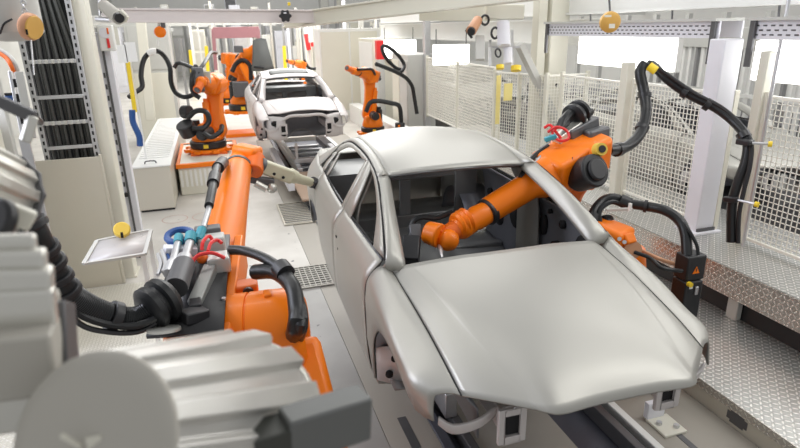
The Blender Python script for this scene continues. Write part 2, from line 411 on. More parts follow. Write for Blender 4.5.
        # dark inner side with its openings
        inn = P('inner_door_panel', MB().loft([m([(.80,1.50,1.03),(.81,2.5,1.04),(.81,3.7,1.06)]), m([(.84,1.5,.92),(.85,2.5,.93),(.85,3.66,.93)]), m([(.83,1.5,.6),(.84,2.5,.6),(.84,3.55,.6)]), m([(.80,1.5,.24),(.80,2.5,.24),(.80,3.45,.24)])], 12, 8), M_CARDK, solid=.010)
        for y, z, r, sy in ((1.75,.78,.10,1.3),(2.1,.62,.13,.9),(2.05,.9,.035,1),(2.35,.8,.05,1.8),(2.85,.75,.12,1.2),(3.2,.6,.08,1),(1.62,.93,.025,1),(2.25,.95,.02,1),(3.25,.85,.035,1),(3.45,.8,.04,1),(2.95,.95,.02,1)):
            P('access_hole', MB().disc((s*(.832 if z < .88 else .826), y, z), (s, 0, 0), r, 14, sy), M_HOLE, inn, solid=.03)
        # front rail with its open flange, apron stay
        P('front_rail', MB().b2((s*.41, .35, .50), (s*.50, 1.45, .62)), M_CAR2 if not front_end else mat, bevel=.008)
        x = s*.455; fl = MB()
        fl.b2((x-.075, .32, .46), (x-.042, .345, .66)).b2((x+.042, .32, .46), (x+.075, .345, .66)).b2((x-.042, .32, .62), (x+.042, .345, .66)).b2((x-.042, .32, .46), (x+.042, .345, .50))
        P('rail_flange', fl, M_CAR2 if not front_end else mat, bevel=.004)
        P('rail_cavity', MB().b2((x-.042, .338, .50), (x+.042, .348, .62)), M_HOLE)
        P('fender_stay', MB().loft([m([(.795,.45,.60),(.72,.43,.55),(.60,.40,.58),(.50,.42,.62)]), m([(.795,.46,.55),(.72,.44,.49),(.60,.41,.52),(.50,.43,.56)])], 12), M_CAR2, solid=.018, bevel=.004)
        P('inner_wing', MB().loft([m([(.66,.42,.70),(.69,.9,.83),(.71,1.4,.92)]), m([(.60,.42,.62),(.58,.9,.62),(.58,1.4,.62)]), m([(.58,.45,.42),(.56,.9,.42),(.56,1.4,.42)])], 10), M_CARDK, solid=.01)
        P('sill_end_plate', MB().loft([m([(.90,1.34,.50),(.84,1.30,.52),(.74,1.25,.52)]), m([(.89,1.37,.24),(.82,1.33,.23),(.74,1.28,.23)])], 6), M_CAR2, solid=.012)
        for x, y, z, q in ((.80, 1.27, .44, .02), (.83, 1.29, .32, .025)): P('bolt_hole', MB().disc((s*x, y, z), (s*.3, -1, 0), q), M_HOLE, solid=.02)
        if front_end:
            ap = MB(); ap.loft([m([(.74,.52,.80),(.60,.46,.80),(.40,.40,.78)]), m([(.76,.50,.60),(.60,.44,.58),(.40,.38,.56)]), m([(.76,.50,.36),(.60,.44,.33),(.38,.40,.34)])], 8, 6)
            apn = P('headlamp_apron', ap, solid=.02)
            for x, y, z, q in ((.45, .395, .45, .05), (.60, .445, .66, .07)): P('lamp_hole', MB().disc((s*x, y, z), (s*.3, 1, 0), q, 14, .8), M_HOLE, apn, solid=.05)
    if front_end:
        P('front_cross_member', MB().tube([(-.46,.40,.72),(-.3,.36,.80),(0,.34,.80),(.3,.36,.80),(.46,.40,.72)], .03, 8), mat)
    # interior shell
    fl = MB().loft([[(-.82,1.2,.26),(-.3,1.2,.24),(-.14,1.2,.38),(.14,1.2,.38),(.3,1.2,.24),(.82,1.2,.26)], [(-.82,2.6,.24),(-.3,2.6,.22),(-.14,2.6,.40),(.14,2.6,.40),(.3,2.6,.22),(.82,2.6,.24)], [(-.82,3.2,.36),(-.3,3.2,.40),(-.14,3.2,.42),(.14,3.2,.42),(.3,3.2,.40),(.82,3.2,.36)], [(-.82,4.8,.38),(-.3,4.8,.38),(-.14,4.8,.38),(.14,4.8,.38),(.3,4.8,.38),(.82,4.8,.38)]], 26, 14)
    P('floor_pan', fl, M_CARIN, solid=.015)
    P('firewall', MB().loft([[(-.78,1.40,.93),(0,1.33,.95),(.78,1.40,.93)], [(-.78,1.42,.6),(0,1.36,.6),(.78,1.42,.6)], [(-.78,1.30,.25),(0,1.2,.25),(.78,1.30,.25)]], 12, 8), M_CARDK, solid=.012)
    P('dash_cross_tube', MB().tube([(-.80,1.60,.82),(.80,1.60,.82)], .035, 10), M_CARDK)
    bk = MB()
    for x0, x1, z0, z1 in ((-.80,-.55,.35,1.03),(.55,.80,.35,1.03),(-.55,.55,.35,.55),(-.55,.55,.93,1.03),(-.06,.06,.55,.93)):
        bk.b2((x0, 3.72, z0), (x1, 3.75, z1))
    P('rear_bulkhead', bk, M_CARIN, bevel=.01)
    sh = MB().b2((-.78, 3.72, 1.02), (.78, 4.42, 1.04))
    P('parcel_shelf', sh, M_CARIN)
    P('seat_cross_member', MB().b2((-.80, 2.28, .24), (.80, 2.40, .34)).b2((-.80, 3.05, .26), (.80, 3.15, .40)), M_CARIN, bevel=.015)
    car.location = V(loc); car.rotation_euler = (0, 0, rz)
    return car

front_car = make_car('car', 'satin grey bare sedan body in the foreground with a robot arm through its windscreen', 'car', (1.6486, 1.7547, .52), -.0285, M_CAR, 'sedan bodies on the assembly line')
rear_car = make_car('car', 'pale grey bare car body with open front end standing on the line further back', 'car', (1.6486, 11.119, .52), 0, M_CAR2, 'sedan bodies on the assembly line', True, True)

# ------------------------------------------------------------------ camera, light, shell
cam = bpy.data.cameras.new('camera'); co = bpy.data.objects.new('camera', cam); COL.objects.link(co)
def set_cam(H, f, yaw, pitch, roll):
    F = V((math.sin(yaw)*math.cos(pitch), math.cos(yaw)*math.cos(pitch), -math.sin(pitch)))
    R = V((math.cos(yaw), -math.sin(yaw), 0)); U = R.cross(F)
    R2 = R*math.cos(roll)+U*math.sin(roll); U2 = U*math.cos(roll)-R*math.sin(roll)
    co.matrix_world = Matrix.Translation((0, 0, H)) @ Matrix((R2, U2, -F)).transposed().to_4x4()
    cam.sensor_width = 36; cam.lens = f/800*36; cam.clip_end = 200; cam.clip_start = .05
set_cam(2.95, 576.67, .2998, .331, -.021)
cam.dof.use_dof = True; cam.dof.focus_distance = 4.6; cam.dof.aperture_fstop = 2.9
scene.camera = co
scene.view_settings.view_transform = 'Standard'; scene.view_settings.look = 'None'
scene.view_settings.exposure = 0; scene.view_settings.gamma = 1
w = bpy.data.worlds.new('hall_light'); scene.world = w; w.use_nodes = True
bg = w.node_tree.nodes['Background']; bg.inputs['Color'].default_value = (.985, .99, 1, 1); bg.inputs['Strength'].default_value = .52
def area(loc, target, sx, sy, power, c=(1, .99, .965)):
    l = bpy.data.lights.new('ceiling_or_fill_lamp', 'AREA'); l.shape = 'RECTANGLE'; l.size = sx; l.size_y = sy; l.energy = power; l.color = c
    o = bpy.data.objects.new('ceiling_or_fill_lamp', l); COL.objects.link(o); o.location = loc
    o.rotation_euler = (V(target)-V(loc)).to_track_quat('-Z', 'Y').to_euler()
    return o
area((4.8, 2.2, 5.2), (2.2, 3.0, .8), .5, 4.5, 95)
area((-4.5, 4.5, 4.2), (1, 4.2, 1), 1.2, 5, 260, (.83, .86, 1))  # added cool fill light, brightens the car's left side; not a ceiling fixture
area((8.5, 5, 5.5), (6.5, 6, 1.5), 1.5, 8, 130)
area((6.4, 24, 6.5), (4, 22, 1), 3, 8, 700)
area((-1.5, 5.5, 5.8), (0, 5.5, 0), .5, 6, 100)
area((1.2, 14, 6), (1, 14, 0), 3, 8, 300)
area((6.5, 12, 6), (5, 11, 0), 2, 10, 220)
area((2, 28, 7), (2, 28, 0), 8, 12, 1500)
area((11, 7, 6), (8.5, 7, 0), 2, 10, 110)

struct(MB().b2((-9, -3, -.2), (.93, 6.3, 0)).build('floor', M_FLOOR2, smooth=False))
struct(MB().b2((-9, 6.3, -.2), (.93, 46, 0)).b2((3.475, -3, -.2), (5.9, 46, 0)).b2((5.9, 20, -.2), (20, 46, 0)).b2((.93, 16.5, -.2), (3.475, 46, 0)).b2((.93, -3, -.45), (3.475, 16.5, -.22)).build('floor', M_FLOOR, smooth=False))
struct(MB().b2((5.9, -3, -.2), (20, 20, 0)).build('floor', M_FLOOR3, smooth=False))
struct(MB().b2((-9, 46, 0), (20, 46.3, 8)).build('wall_back', M_WHITE, smooth=False))
struct(MB().b2((-6.2, 2, 0), (-6, 46, 8)).build('wall_left', M_GREY, smooth=False))
struct(MB().b2((18, 2, 0), (18.3, 46, 8)).build('wall_right', M_WHITE, smooth=False))

# ------------------------------------------------------------------ line: track, decks
t = thing('conveyor_track', 'dark roller conveyor track with pale edge rails under the grey car body', 'conveyor', (2.1, 3, -.2))
MB().b2((1.35, -1, -.22), (2.72, 16.4, -.10)).build('track_bed', M_ROLL, t, smooth=False)
MB().b2((2.74, -1, -.22), (2.80, 16.4, .03)).build('edge_rail', M_WHITE, t, bevel=.006)
MB().b2((1.30, -1, -.22), (1.38, 16.4, .02)).build('edge_rail', M_ROLL, t, bevel=.006)
MB().b2((1.56, -1, -.10), (2.25, 8.6, -.02)).build('cover_plate', M_TRACK, t, bevel=.006)
for x in (1.47, 2.60):
    MB().b2((x, -1, -.10), (x+.07, 16.4, .035)).build('guide_bar', M_DGREY, t, bevel=.006)
for k in range(14):
    MB().cyl((1.62, 8.9+k*.5, -.06), (2.50, 8.9+k*.5, -.06), .035, n=12).build('roller', M_STEEL, t)
t = thing('cover_strip', 'flat stone grey cover strip with slots beside the right track rail', 'cover', (3.1, 3, -.1))
MB().b2((2.80, -1, -.2), (3.47, 16.4, 0)).build('strip_plate', M_TRACK, t, smooth=False)
for y in (2.62, 4.2): MB().b2((3.0, y, -.01), (3.05, y+.32, .003)).build('slot', M_DGREY, t)
t = thing('cover_strip', 'flat grey cover strip beside the left track rail under the car', 'cover', (1.1, 3, -.1))
MB().b2((.935, -1, -.2), (1.30, 16.4, 0)).build('strip_plate', M_TRACK, t, smooth=False)
for y in (2.6, 3.3): MB().b2((1.08, y, -.01), (1.15, y+.38, .003)).build('slot', M_DGREY, t)

t = thing('step_platform', 'low tread plate platform beside the nose of the grey car', 'platform', (4, 3, 0))
MB().b2((3.475, -1, .17), (4.575, 9, .2)).build('tread_deck', M_CHK, t, smooth=False)
MB().b2((3.475, -1, .0), (3.50, 9, .17)).build('side_plate', M_BEIGE, t, smooth=False)
MB().b2((3.468, -1, .135), (3.478, 9, .202)).build('edge_trim', M_CHKR, t)
n = MB(); n.prism([(0,0),(.12,0),(.12,.02),(.15,.02),(.15,.085),(.12,.085),(.12,.11),(0,.11),(0,.085),(-.03,.085),(-.03,.02),(0,.02)], (3.471, 2.66, .03), (0, 1, 0), (0, 0, 1), (.004, 0, 0))
n.build('cable_cutout', M_DGREY, t)
t = thing('step_platform', 'raised tread plate platform with riser under the wire fence', 'platform', (5, 5, 0))
MB().b2((4.49, -1, .67), (5.9, 12.5, .70)).build('tread_deck', M_CHK, t, smooth=False)
MB().b2((4.48, -1, .42), (4.50, 12.5, .70)).build('riser_plate', M_CHKR, t, smooth=False)
for y in (1.5, 3.75, 6.2, 8.6): MB().b2((4.505, y, .2), (4.575, y+.12, .67)).build('support_post', M_GREY, t, bevel=.01)
MB().b2((4.58, -1, .201), (4.62, 12.5, .67)).build('gap_shade_panel', M_BLK, t, smooth=False)  # added black sheet, stands in for the shade in the gap below the riser
t = thing('car_skid', 'pale steel skid carrying the grey sedan body above the track', 'skid', (2.1, 3, .3))
def skid(t, y0, y1):
    for x in (1.42, 2.60): MB().b2((x, y0, .036), (x+.10, y1, .26)).build('runner', M_STEEL, t, bevel=.01)
    for y in (y0+.45, y1-.6): MB().b2((1.42, y, .26), (2.70, y+.10, .36)).build('cross_beam', M_STEEL, t, bevel=.01)
    for x in (1.45, 2.63):
        for y in (y0+.48, y1-.57): MB().b2((x, y, .36), (x+.06, y+.05, .69)).build('support_pin', M_STEEL, t, bevel=.006)
skid(t, 3.5, 6.6)
t = thing('car_skid', 'steel skid under the pale car body further back on the line', 'skid', (2.1, 13, .3))
skid(t, 11.5, 16)
t = thing('carrier_board', 'brown flat board lying over the track in front of the pale car body', 'board', (1.75, 10.6, .1))
MB().b2((1.20, 9.45, .16), (2.40, 11.45, .20)).build('board_sheet', pm('brown_board', (.42, .30, .22), .5, 0, .08), t, bevel=.006)
for x in (1.12, 2.47): MB().bar((x, 10.2, .24), (x, 13.6, .24), .12, .16).build('side_rail', M_LAV, t, bevel=.01)
for x in (1.3, 2.25): MB().b2((x, 9.6, .031), (x+.08, 11.3, .16)).build('board_foot', M_DGREY, t)
t = thing('locating_bracket', 'small pale bracket with two bolts beside the right track rail', 'bracket', (2.98, 2.95, 0))
MB().b2((2.90, 2.80, .001), (3.10, 3.02, .022)).build('foot_plate', M_CREAM, t, bevel=.005)
MB().b2((2.90, 3.0, .02), (3.06, 3.05, .16)).build('upright', M_LAV, t, bevel=.006)
for x, y in ((2.95, 2.93), (3.05, 2.86)): MB().cyl((x, y, .02), (x, y, .045), .022, n=6).build('bolt', M_STEEL, t)

# ------------------------------------------------------------------ industrial robots
def robot(label, base, S, E, W, tip, k=1., group='orange six axis robots', side=1, col=None, hose=True, motors=True, foot=True, fr=.11, lower=True, foot_h=.0):
    """base point, shoulder, elbow, wrist, flange tip in world metres; k scales the thicknesses"""
    O = col or M_ORG
    B, S, E, W, T = V(base), V(S), V(E), V(W), V(tip)
    t = thing('industrial_robot', label, 'robot', B, group)
    P = lambda nm, mb, m=O, par=t, **q: mb.build(nm, m, par, **q)
    h = (S-B); h.z = 0
    h = h.normalized() if h.length > 1e-3 else V((1, 0, 0))
    sd = V((-h.y, h.x, 0))*side
    up = V((0, 0, 1))
    top = S.z-B.z
    if foot:
        P('base_plate', MB().rev(B, up, [(0, .40*k), (.05*k, .40*k), (.06*k, .36*k)], 28), bevel=.004)
        for a in range(8):
            d = V((math.cos(a*PI/4+.3), math.sin(a*PI/4+.3), 0)); f = MB().box(B+d*.42*k+up*.03*k, (.12*k, .12*k, .06*k), Matrix.Rotation(a*PI/4+.3, 3, 'Z'))
            P('base_lug', f, bevel=.006)
        P('base_ring', MB().rev(B+up*.06*k, up, [(0, .33*k), (.02*k, .35*k), (.13*k, .35*k), (.15*k, .32*k)], 30), M_BLK)
        P('warning_sticker', MB().box(B-up*0+up*.13*k+V((-.12, -.93, 0)).normalized()*.352*k, (.09*k, .012, .07*k), Matrix.Rotation(-.13, 3, 'Z')), M_YEL)
    if lower:
        c = MB().rev(B+up*.21*k, up, [(0, .30*k), (.06*k, .31*k), (max(.12*k, top-.34*k), .26*k), (max(.16*k, top-.28*k), .20*k)], 30)
        P('carousel', c)
        b = MB()
        for s in (1,):
            b.bar(B+up*(.3*k)+sd*.12*k, S+sd*.12*k-up*.0, .20*k, .46*k, h)
        P('shoulder_bracket', b, bevel=.04*k)
        P('turret_motor', MB().cyl(B-h*.20*k+up*(top-.30*k), B-h*.20*k+up*(top+.12*k), .10*k).cyl(B-h*.20*k+up*(top+.12*k), B-h*.20*k+up*(top+.20*k), .075*k), M_BLK, bevel=.01)
        P('shoulder_motor', MB().cyl(S+sd*.20*k, S+sd*.56*k, .115*k).cyl(S+sd*.56*k, S+sd*.62*k, .09*k), M_BLK, bevel=.01)
    # link arm: tapered slab with round ends
    d = (E-S); L = d.length; dn = d.normalized(); w = sd.cross(dn)
    prof = []
    r0, r1 = .25*k, .19*k
    for a in range(13): q = PI/2+PI*a/12; prof.append((math.cos(q)*r0, math.sin(q)*r0))
    prof += [(L*.35, -r0*.66), (L*.7, -r1*.74)]
    for a in range(13): q = -PI/2+PI*a/12; prof.append((L+math.cos(q)*r1, math.sin(q)*r1))
    prof += [(L*.7, r1*.74), (L*.35, r0*.66)]
    la = P('link_arm', MB().prism(prof, S-sd*.17*k, dn, w, sd*.20*k), bevel=.03*k, seg=3)
    P('link_arm_cap', MB().cyl(S-sd*.18*k, S-sd*.205*k, .17*k, .15*k, 20), O, la)
    if lower: P('counterbalance', MB().cyl(S+sd*.10*k-h*.05*k+up*.02, S+sd*.10*k+dn*L*.62-h*.13*k, .065*k).cyl(S+sd*.10*k+dn*L*.62-h*.13*k, S+sd*.10*k+dn*L*.70-h*.135*k, .04*k), M_BLK if not lower else O)
    # elbow housing and forearm
    g = (W-E); G = g.length; gn = g.normalized(); gu = sd.cross(gn)
    if gu.z < 0: gu = -gu
    P('elbow_housing', MB().cyl(E-sd*.20*k, E+sd*.20*k, .215*k, n=26).bar(E-gn*.30*k+gu*.05*k, E+gn*.35*k+gu*.05*k, .34*k, .33*k, gu), bevel=.045*k, seg=3)
    if motors:
        for j, o in enumerate((-.11, .0, .11)):
            q = E-gn*.30*k+sd*o*k+gu*(.10 if j == 1 else .0)*k
            mo = P('wrist_motor', MB().cyl(q, q-gn*.24*k, .062*k, n=14).cyl(q-gn*.24*k, q-gn*.29*k, .048*k, n=14), M_BLK, bevel=.006)
    P('forearm', MB().rev(E+gn*.30*k+gu*.05*k, (W-(E+gn*.30*k+gu*.05*k)), [(0, .165*k), (.12*k, .16*k), (.22*k, fr*1.08*k), (G*.55, fr*k), (G-.52*k, fr*.92*k)], 26))
    P('forearm_ring', MB().rev(W-gn*.26*k, gn, [(0, fr*.92*k), (.01*k, fr*1.04*k), (.05*k, fr*1.04*k), (.06*k, fr*.9*k)], 26), M_BLK)
    wr = MB().rev(W-gn*.20*k, gn, [(0, fr*.86*k), (.10*k, fr*.92*k), (.13*k, fr*.84*k), (.20*k, fr*.92*k), (.27*k, fr*.8*k)], 24)
    P('wrist', wr.ball(W+gn*.04*k, fr*.95*k, 18))
    x = (T-W).normalized()
    fl = P('wrist_flange', MB().cyl(W+gn*.04*k, T-x*.02, fr*.78*k, fr*.66*k, 20).cyl(T-x*.03, T, fr*.72*k, n=20), M_ORG2 if O is M_ORG else O, bevel=.006)
    P('flange_face', MB().cyl(T, T+x*.012, fr*.5*k, n=18), M_DGREY, fl)
    if hose:
        q = [E+sd*.24*k-gn*.25*k, E+sd*.28*k+gu*.26*k+gn*.1*k, E+sd*.22*k+gu*.20*k+g*.5, W+sd*.17*k+gu*.10*k-gn*.1*k]
        P('cable_hose', MB().tube(q, .038*k, 8), M_RUB)
    return t


# ------------------------------------------------------------------ industrial robots, part two
robot('large orange robot reaching through the side window of the grey car', (3.45, 5.35, .2), (3.21, 5.0, 1.06), (2.829, 4.139, 1.810), (1.717, 3.841, 1.504), (1.494, 3.796, 1.434), 1.0, side=-1, hose=False, fr=.105, motors=False)
BR = [o for o in bpy.data.objects if o.name.startswith('industrial_robot')][-1]
def on(par, name, mb, m, **k): return mb.build(name, m, par, **k)
on(BR, 'elbow_motor', MB().cyl((2.762, 3.972, 1.751), (2.794, 3.774, 1.843), .135, n=24).cyl((2.794, 3.774, 1.843), (2.799, 3.744, 1.858), .09, n=24), M_BLK, bevel=.015)
on(BR, 'wrist_joint', MB().cyl((1.405, 3.859, 1.472), (1.475, 3.768, 1.462), .085, .095, 22).ball((1.535, 3.758, 1.426), .085, 18), M_ORG, bevel=.01)
on(BR, 'wrist_bellows', MB().rev((1.623, 3.816, 1.507), V((1.754, 3.852, 1.536))-V((1.623, 3.816, 1.507)), [(0,.085),(.02,.10),(.04,.088),(.06,.105),(.08,.09),(.10,.108)], 22), M_ORG)
on(BR, 'motor_cap', MB().cyl((2.884, 3.893, 1.973), (2.877, 3.835, 1.993), .058, .05, 18), M_KNOB)
on(BR, 'cap_centre', MB().cyl((2.877, 3.835, 1.993), (2.876, 3.826, 1.996), .03, n=14), M_BLK)
on(BR, 'valve_bracket', MB().bar((2.587, 4.198, 1.922), (3.097, 4.324, 2.095), .16, .04), M_DGREY, bevel=.01)
on(BR, 'valve_block', MB().bar((2.657, 4.153, 2.010), (2.990, 4.262, 2.138), .09, .09), M_ALU, bevel=.008)
on(BR, 'hose_clamp', MB().rev((2.866, 4.260, 2.180), V((2.949, 4.301, 2.212))-V((2.866, 4.260, 2.180)), [(0,.07),(.02,.11),(.05,.11),(.06,.085),(.09,.085),(.10,.11),(.13,.11),(.15,.07)], 20), M_RUB)
on(BR, 'air_hose', MB().tube([(2.577, 4.154, 2.099), (2.616, 4.103, 2.145), (2.691, 4.071, 2.120), (2.707, 4.044, 2.058), (2.650, 4.054, 2.036), (2.602, 4.101, 2.064), (2.618, 4.147, 2.113), (2.676, 4.137, 2.136)], .012, 6), M_RED)
on(BR, 'air_hose', MB().tube([(2.576, 4.218, 2.122), (2.615, 4.193, 2.148), (2.639, 4.135, 2.097), (2.656, 4.081, 2.055)], .012, 6), M_RED)
on(BR, 'tool_lead', MB().tube([(2.240, 3.979, 1.783), (2.401, 4.086, 1.910), (2.590, 4.163, 1.979)], .02, 8), M_RUB)
on(BR, 'tool_lead', MB().tube([(2.306, 3.974, 1.827), (2.464, 4.068, 1.916), (2.620, 4.148, 1.963)], .013, 8), M_STEEL)
on(BR, 'cable_hose', MB().tube([(2.785, 4.222, 2.157), (2.705, 4.183, 2.135), (2.872, 4.276, 2.228), (3.203, 4.489, 2.181)], .04, 8), M_RUB)
on(BR, 'sealing_head', MB().bar((1.316, 3.857, 1.420), (1.324, 3.923, 1.517), .09, .09), M_DGREY, bevel=.01)
on(BR, 'sealing_head', MB().bar((1.274, 3.826, 1.452), (1.210, 3.689, 1.322), .13, .10), M_BLK, bevel=.01)
on(BR, 'tool_lead', MB().tube([(1.284, 3.878, 1.449), (1.325, 3.950, 1.533), (1.395, 3.941, 1.567), (1.513, 3.951, 1.542), (1.654, 3.972, 1.568)], .022, 8), M_RUB)
on(BR, 'nozzle', MB().cyl((1.466, 3.745, 1.392), (1.436, 3.627, 1.345), .022, .01), M_STEEL)

on(BR, 'valve_rail', MB().bar((2.442, 4.102, 1.836), (3.043, 4.268, 2.047), .05, .14), M_ALU, bevel=.008)
on(BR, 'valve_unit', MB().bar((2.771, 4.186, 2.046), (3.103, 4.282, 2.136), .12, .10), M_DGREY, bevel=.012)
on(BR, 'valve_unit', MB().bar((2.930, 4.130, 2.027), (3.160, 4.179, 2.053), .10, .12), M_DGREY, bevel=.02)
on(BR, 'teal_fitting', MB().bar((2.529, 4.116, 2.043), (2.619, 4.098, 2.072), .05, .04), M_TEAL, bevel=.008)
on(BR, 'side_plate', MB().bar((2.567, 4.031, 1.840), (2.634, 4.024, 1.877), .03, .05), M_ORG2, bevel=.004)
on(BR, 'black_clip', MB().tube([(2.573, 3.989, 1.790), (2.637, 3.956, 1.875), (2.679, 3.910, 1.906)], .028, 8), M_BLK)
t = thing('robot_turntable', 'orange robot turntable housing beside the right fender of the grey car', 'robot', (3.0, 3.75, .2))
q = V((2.851, 3.568, 1.319))
on(t, 'base_plate', MB().rev((q.x+.16, q.y+.1, .2), (0,0,1), [(0,.34),(.05,.34),(.06,.30)], 28), M_ORG)
on(t, 'base_ring', MB().rev((q.x+.16, q.y+.1, .26), (0,0,1), [(0,.29),(.14,.29)], 28), M_BLK)
on(t, 'turret', MB().rev((q.x+.16, q.y+.1, .40), (0,0,1), [(0,.28),(.3,.27),(q.z-.52,.20)], 28), M_ORG)
on(t, 'housing', MB().bar((2.785, 3.769, 1.361), (2.928, 3.486, 1.312), .26, .20), M_ORG, bevel=.04, seg=3)
on(t, 'housing_plate', MB().bar((2.897, 3.515, 1.365), (2.905, 3.466, 1.298), .10, .16), M_ORG, bevel=.012)
on(t, 'end_disc', MB().cyl((2.939, 3.447, 1.275), (2.927, 3.409, 1.282), .07, n=20), M_COP)
for u, v in ((0,0),(1,0)): on(t, 'bolt', MB().cyl((2.821, 3.452, 1.372), (2.812, 3.435, 1.379), .016, n=8) if u else MB().cyl((2.842, 3.418, 1.356), (2.833, 3.401, 1.363), .016, n=8), M_STEEL)
on(t, 'socket', MB().cyl((2.791, 3.784, 1.407), (2.777, 3.717, 1.362), .07, n=16).cyl((2.919, 3.755, 1.435), (2.894, 3.701, 1.387), .06, n=16), M_BLK, bevel=.01)

# ---- left foreground robot, seen from above its elbow
R = thing('industrial_robot', 'orange robot at the lower left touching the grey car with its pale nozzle', 'robot', (.28, 2.3, 0), 'orange six axis robots')
W0 = V((0.148, 5.463, 1.802)); F0 = V((-.165, 3.3, 1.42)); ax = (W0-F0).normalized(); G = (W0-F0).length
on(R, 'base_plate', MB().rev((.28, 2.3, 0), (0,0,1), [(0,.42),(.1,.42),(.12,.36),(.25,.36)], 28), M_ORG, bevel=.004)
on(R, 'carousel', MB().rev((.28, 2.3, .25), (0,0,1), [(0,.32),(.2,.3),(.45,.22)], 28), M_ORG)
on(R, 'link_arm', MB().bar((.30, 2.35, .5), (.22, 3.0, 1.22), .22, .38, (1, 0, 0)), M_ORG, bevel=.05)
hub = on(R, 'elbow_hub', MB().rev((-.08, 3.08, 1.28), (1, -.20, .05), [(0,.25),(.12,.25),(.124,.242),(.13,.242),(.134,.25),(.36,.25),(.415,.225),(.44,.18),(.435,.155),(.33,.15)], 44), M_ORG)
on(R, 'hub_cavity', MB().cyl((.255, 3.013, 1.297), (.267, 3.011, 1.298), .152, n=24), M_HOLE, )
on(R, 'hub_boss', MB().box((.15, 3.03, 1.535), (.045, .08, .04)), M_ORG, bevel=.008)
on(R, 'junction_box', MB().box((.045, 3.24, 1.49), (.13, .12, .10)), M_ORG2, bevel=.012)
on(R, 'junction_cap', MB().cyl((.05, 3.175, 1.505), (.05, 3.155, 1.505), .032, n=14), M_BLK)
on(R, 'forearm_housing', MB().bar(F0-ax*.62+V((-.03,0,-.02)), F0+ax*.42+V((-.03,0,-.01)), .30, .30), M_ORG, bevel=.05, seg=3)
fl = on(R, 'side_flange', MB().bar(F0-ax*.66+V((.13,0,-.03)), F0+ax*.50+V((.14,0,.03)), .06, .26), M_ORG, bevel=.012)
for k in range(7):
    p = F0-ax*(.52-.09*k)+V((.17, 0, .03)); on(R, 'flange_bolt', MB().cyl(p, p+V((.008,0,.004)), .014, n=8), M_DGREY)
on(R, 'forearm', MB().rev(F0+ax*.30, ax, [(0,.165),(.15,.16),(.35,.150),(.9,.132),(G-.45,.116)], 30), M_ORG)
on(R, 'forearm_ring', MB().rev(W0-ax*.22, ax, [(0,.11),(.008,.124),(.045,.124),(.055,.105)], 30), M_DGREY)
on(R, 'wrist', MB().rev(W0-ax*.17, ax, [(0,.098),(.10,.10),(.17,.095),(.24,.07)], 26), M_ORG)
on(R, 'wrist_housing', MB().bar((0.124, 5.533, 1.885), (0.319, 5.373, 1.853), .17, .13), M_ORG, bevel=.035, seg=3)
on(R, 'wrist_axis', MB().cyl((0.244, 5.261, 1.725), (0.292, 5.416, 1.828), .09, .085, 22), M_ORG2, bevel=.012)
on(R, 'flange_face', MB().cyl((0.309, 5.348, 1.775), (0.344, 5.361, 1.750), .07, n=20), M_DGREY)
tl = on(R, 'tool_body', MB().bar((0.336, 5.374, 1.748), (0.606, 5.417, 1.607), .13, .13), M_TOOL, bevel=.018)
for u, v in ((274,173),(283,176)): on(R, 'body_hole', MB().cyl((0.430, 5.278, 1.685), (0.433, 5.267, 1.687), .014, n=10) if u == 274 else MB().cyl((0.513, 5.322, 1.633), (0.516, 5.311, 1.636), .014, n=10), M_HOLE, )
on(R, 'tool_collar', MB().cyl((0.581, 5.431, 1.625), (0.657, 5.448, 1.585), .075, .06, 20), M_TOOL, bevel=.01)
on(R, 'nozzle_tube', MB().cyl((0.647, 5.451, 1.585), (0.816, 5.514, 1.503), .05, .042, 18), M_TOOL)
on(R, 'nozzle_tip', MB().cyl((0.805, 5.500, 1.517), (0.857, 5.528, 1.485), .06, .05, 14), M_BLK, bevel=.008)
on(R, 'nozzle_tip', MB().cyl((0.854, 5.491, 1.535), (0.870, 5.500, 1.450), .05, n=14), M_BLK, bevel=.008)
on(R, 'tool_valve', MB().bar((0.214, 5.331, 1.646), (0.429, 5.355, 1.590), .07, .07), M_DGREY, bevel=.015)
on(R, 'valve_fitting', MB().cyl((0.254, 5.306, 1.610), (0.347, 5.308, 1.543), .035, n=12).ball((0.403, 5.324, 1.543), .05, 12), M_ALU)
# carrier plate with the air equipment
M_MIDG = pm('mid_grey_anodised_bar', (.33, .335, .32), .4, .4)
pl = MB(); c = [V((-.47,2.82,1.50)), V((-.10,2.74,1.50)), V((-.015,3.78,1.655)), V((-.34,3.85,1.655))]
pl.bm.faces.new([pl.bm.verts.new(p) for p in c])
on(R, 'carrier_plate', pl, M_BLK, solid=.02)
on(R, 'plate_bolt', MB().cyl((-.085,3.02,1.55), (-.085,3.02,1.562), .012, n=8), M_STEEL)
on(R, 'aluminium_bar', MB().bar((-0.143, 3.329, 1.622), (-0.237, 3.019, 1.539), .075, .07), M_MIDG, bevel=.008)
on(R, 'bar_foot', MB().bar((-0.261, 2.985, 1.547), (-0.200, 2.988, 1.547), .10, .07), M_BLK, bevel=.006)
vb = on(R, 'valve_block', MB().box((-0.095, 3.375, 1.635), (.13, .14, .10)), M_ALUB, bevel=.012)
on(R, 'valve_block', MB().box((-0.128, 3.591, 1.684), (.16, .12, .10)), M_GREY, bevel=.012)
on(R, 'relay_box', MB().box((-0.148, 3.695, 1.711), (.16, .10, .10)), M_DGREY, bevel=.01)
on(R, 'air_hose', MB().tube([(-0.253, 3.268, 1.663), (-0.208, 3.296, 1.720), (-0.125, 3.305, 1.724), (-0.056, 3.283, 1.691)], .011, 6), M_RED)
on(R, 'air_hose', MB().tube([(-0.181, 3.378, 1.723), (-0.171, 3.410, 1.761), (-0.136, 3.490, 1.767), (-0.116, 3.473, 1.738)], .011, 6), M_RED)
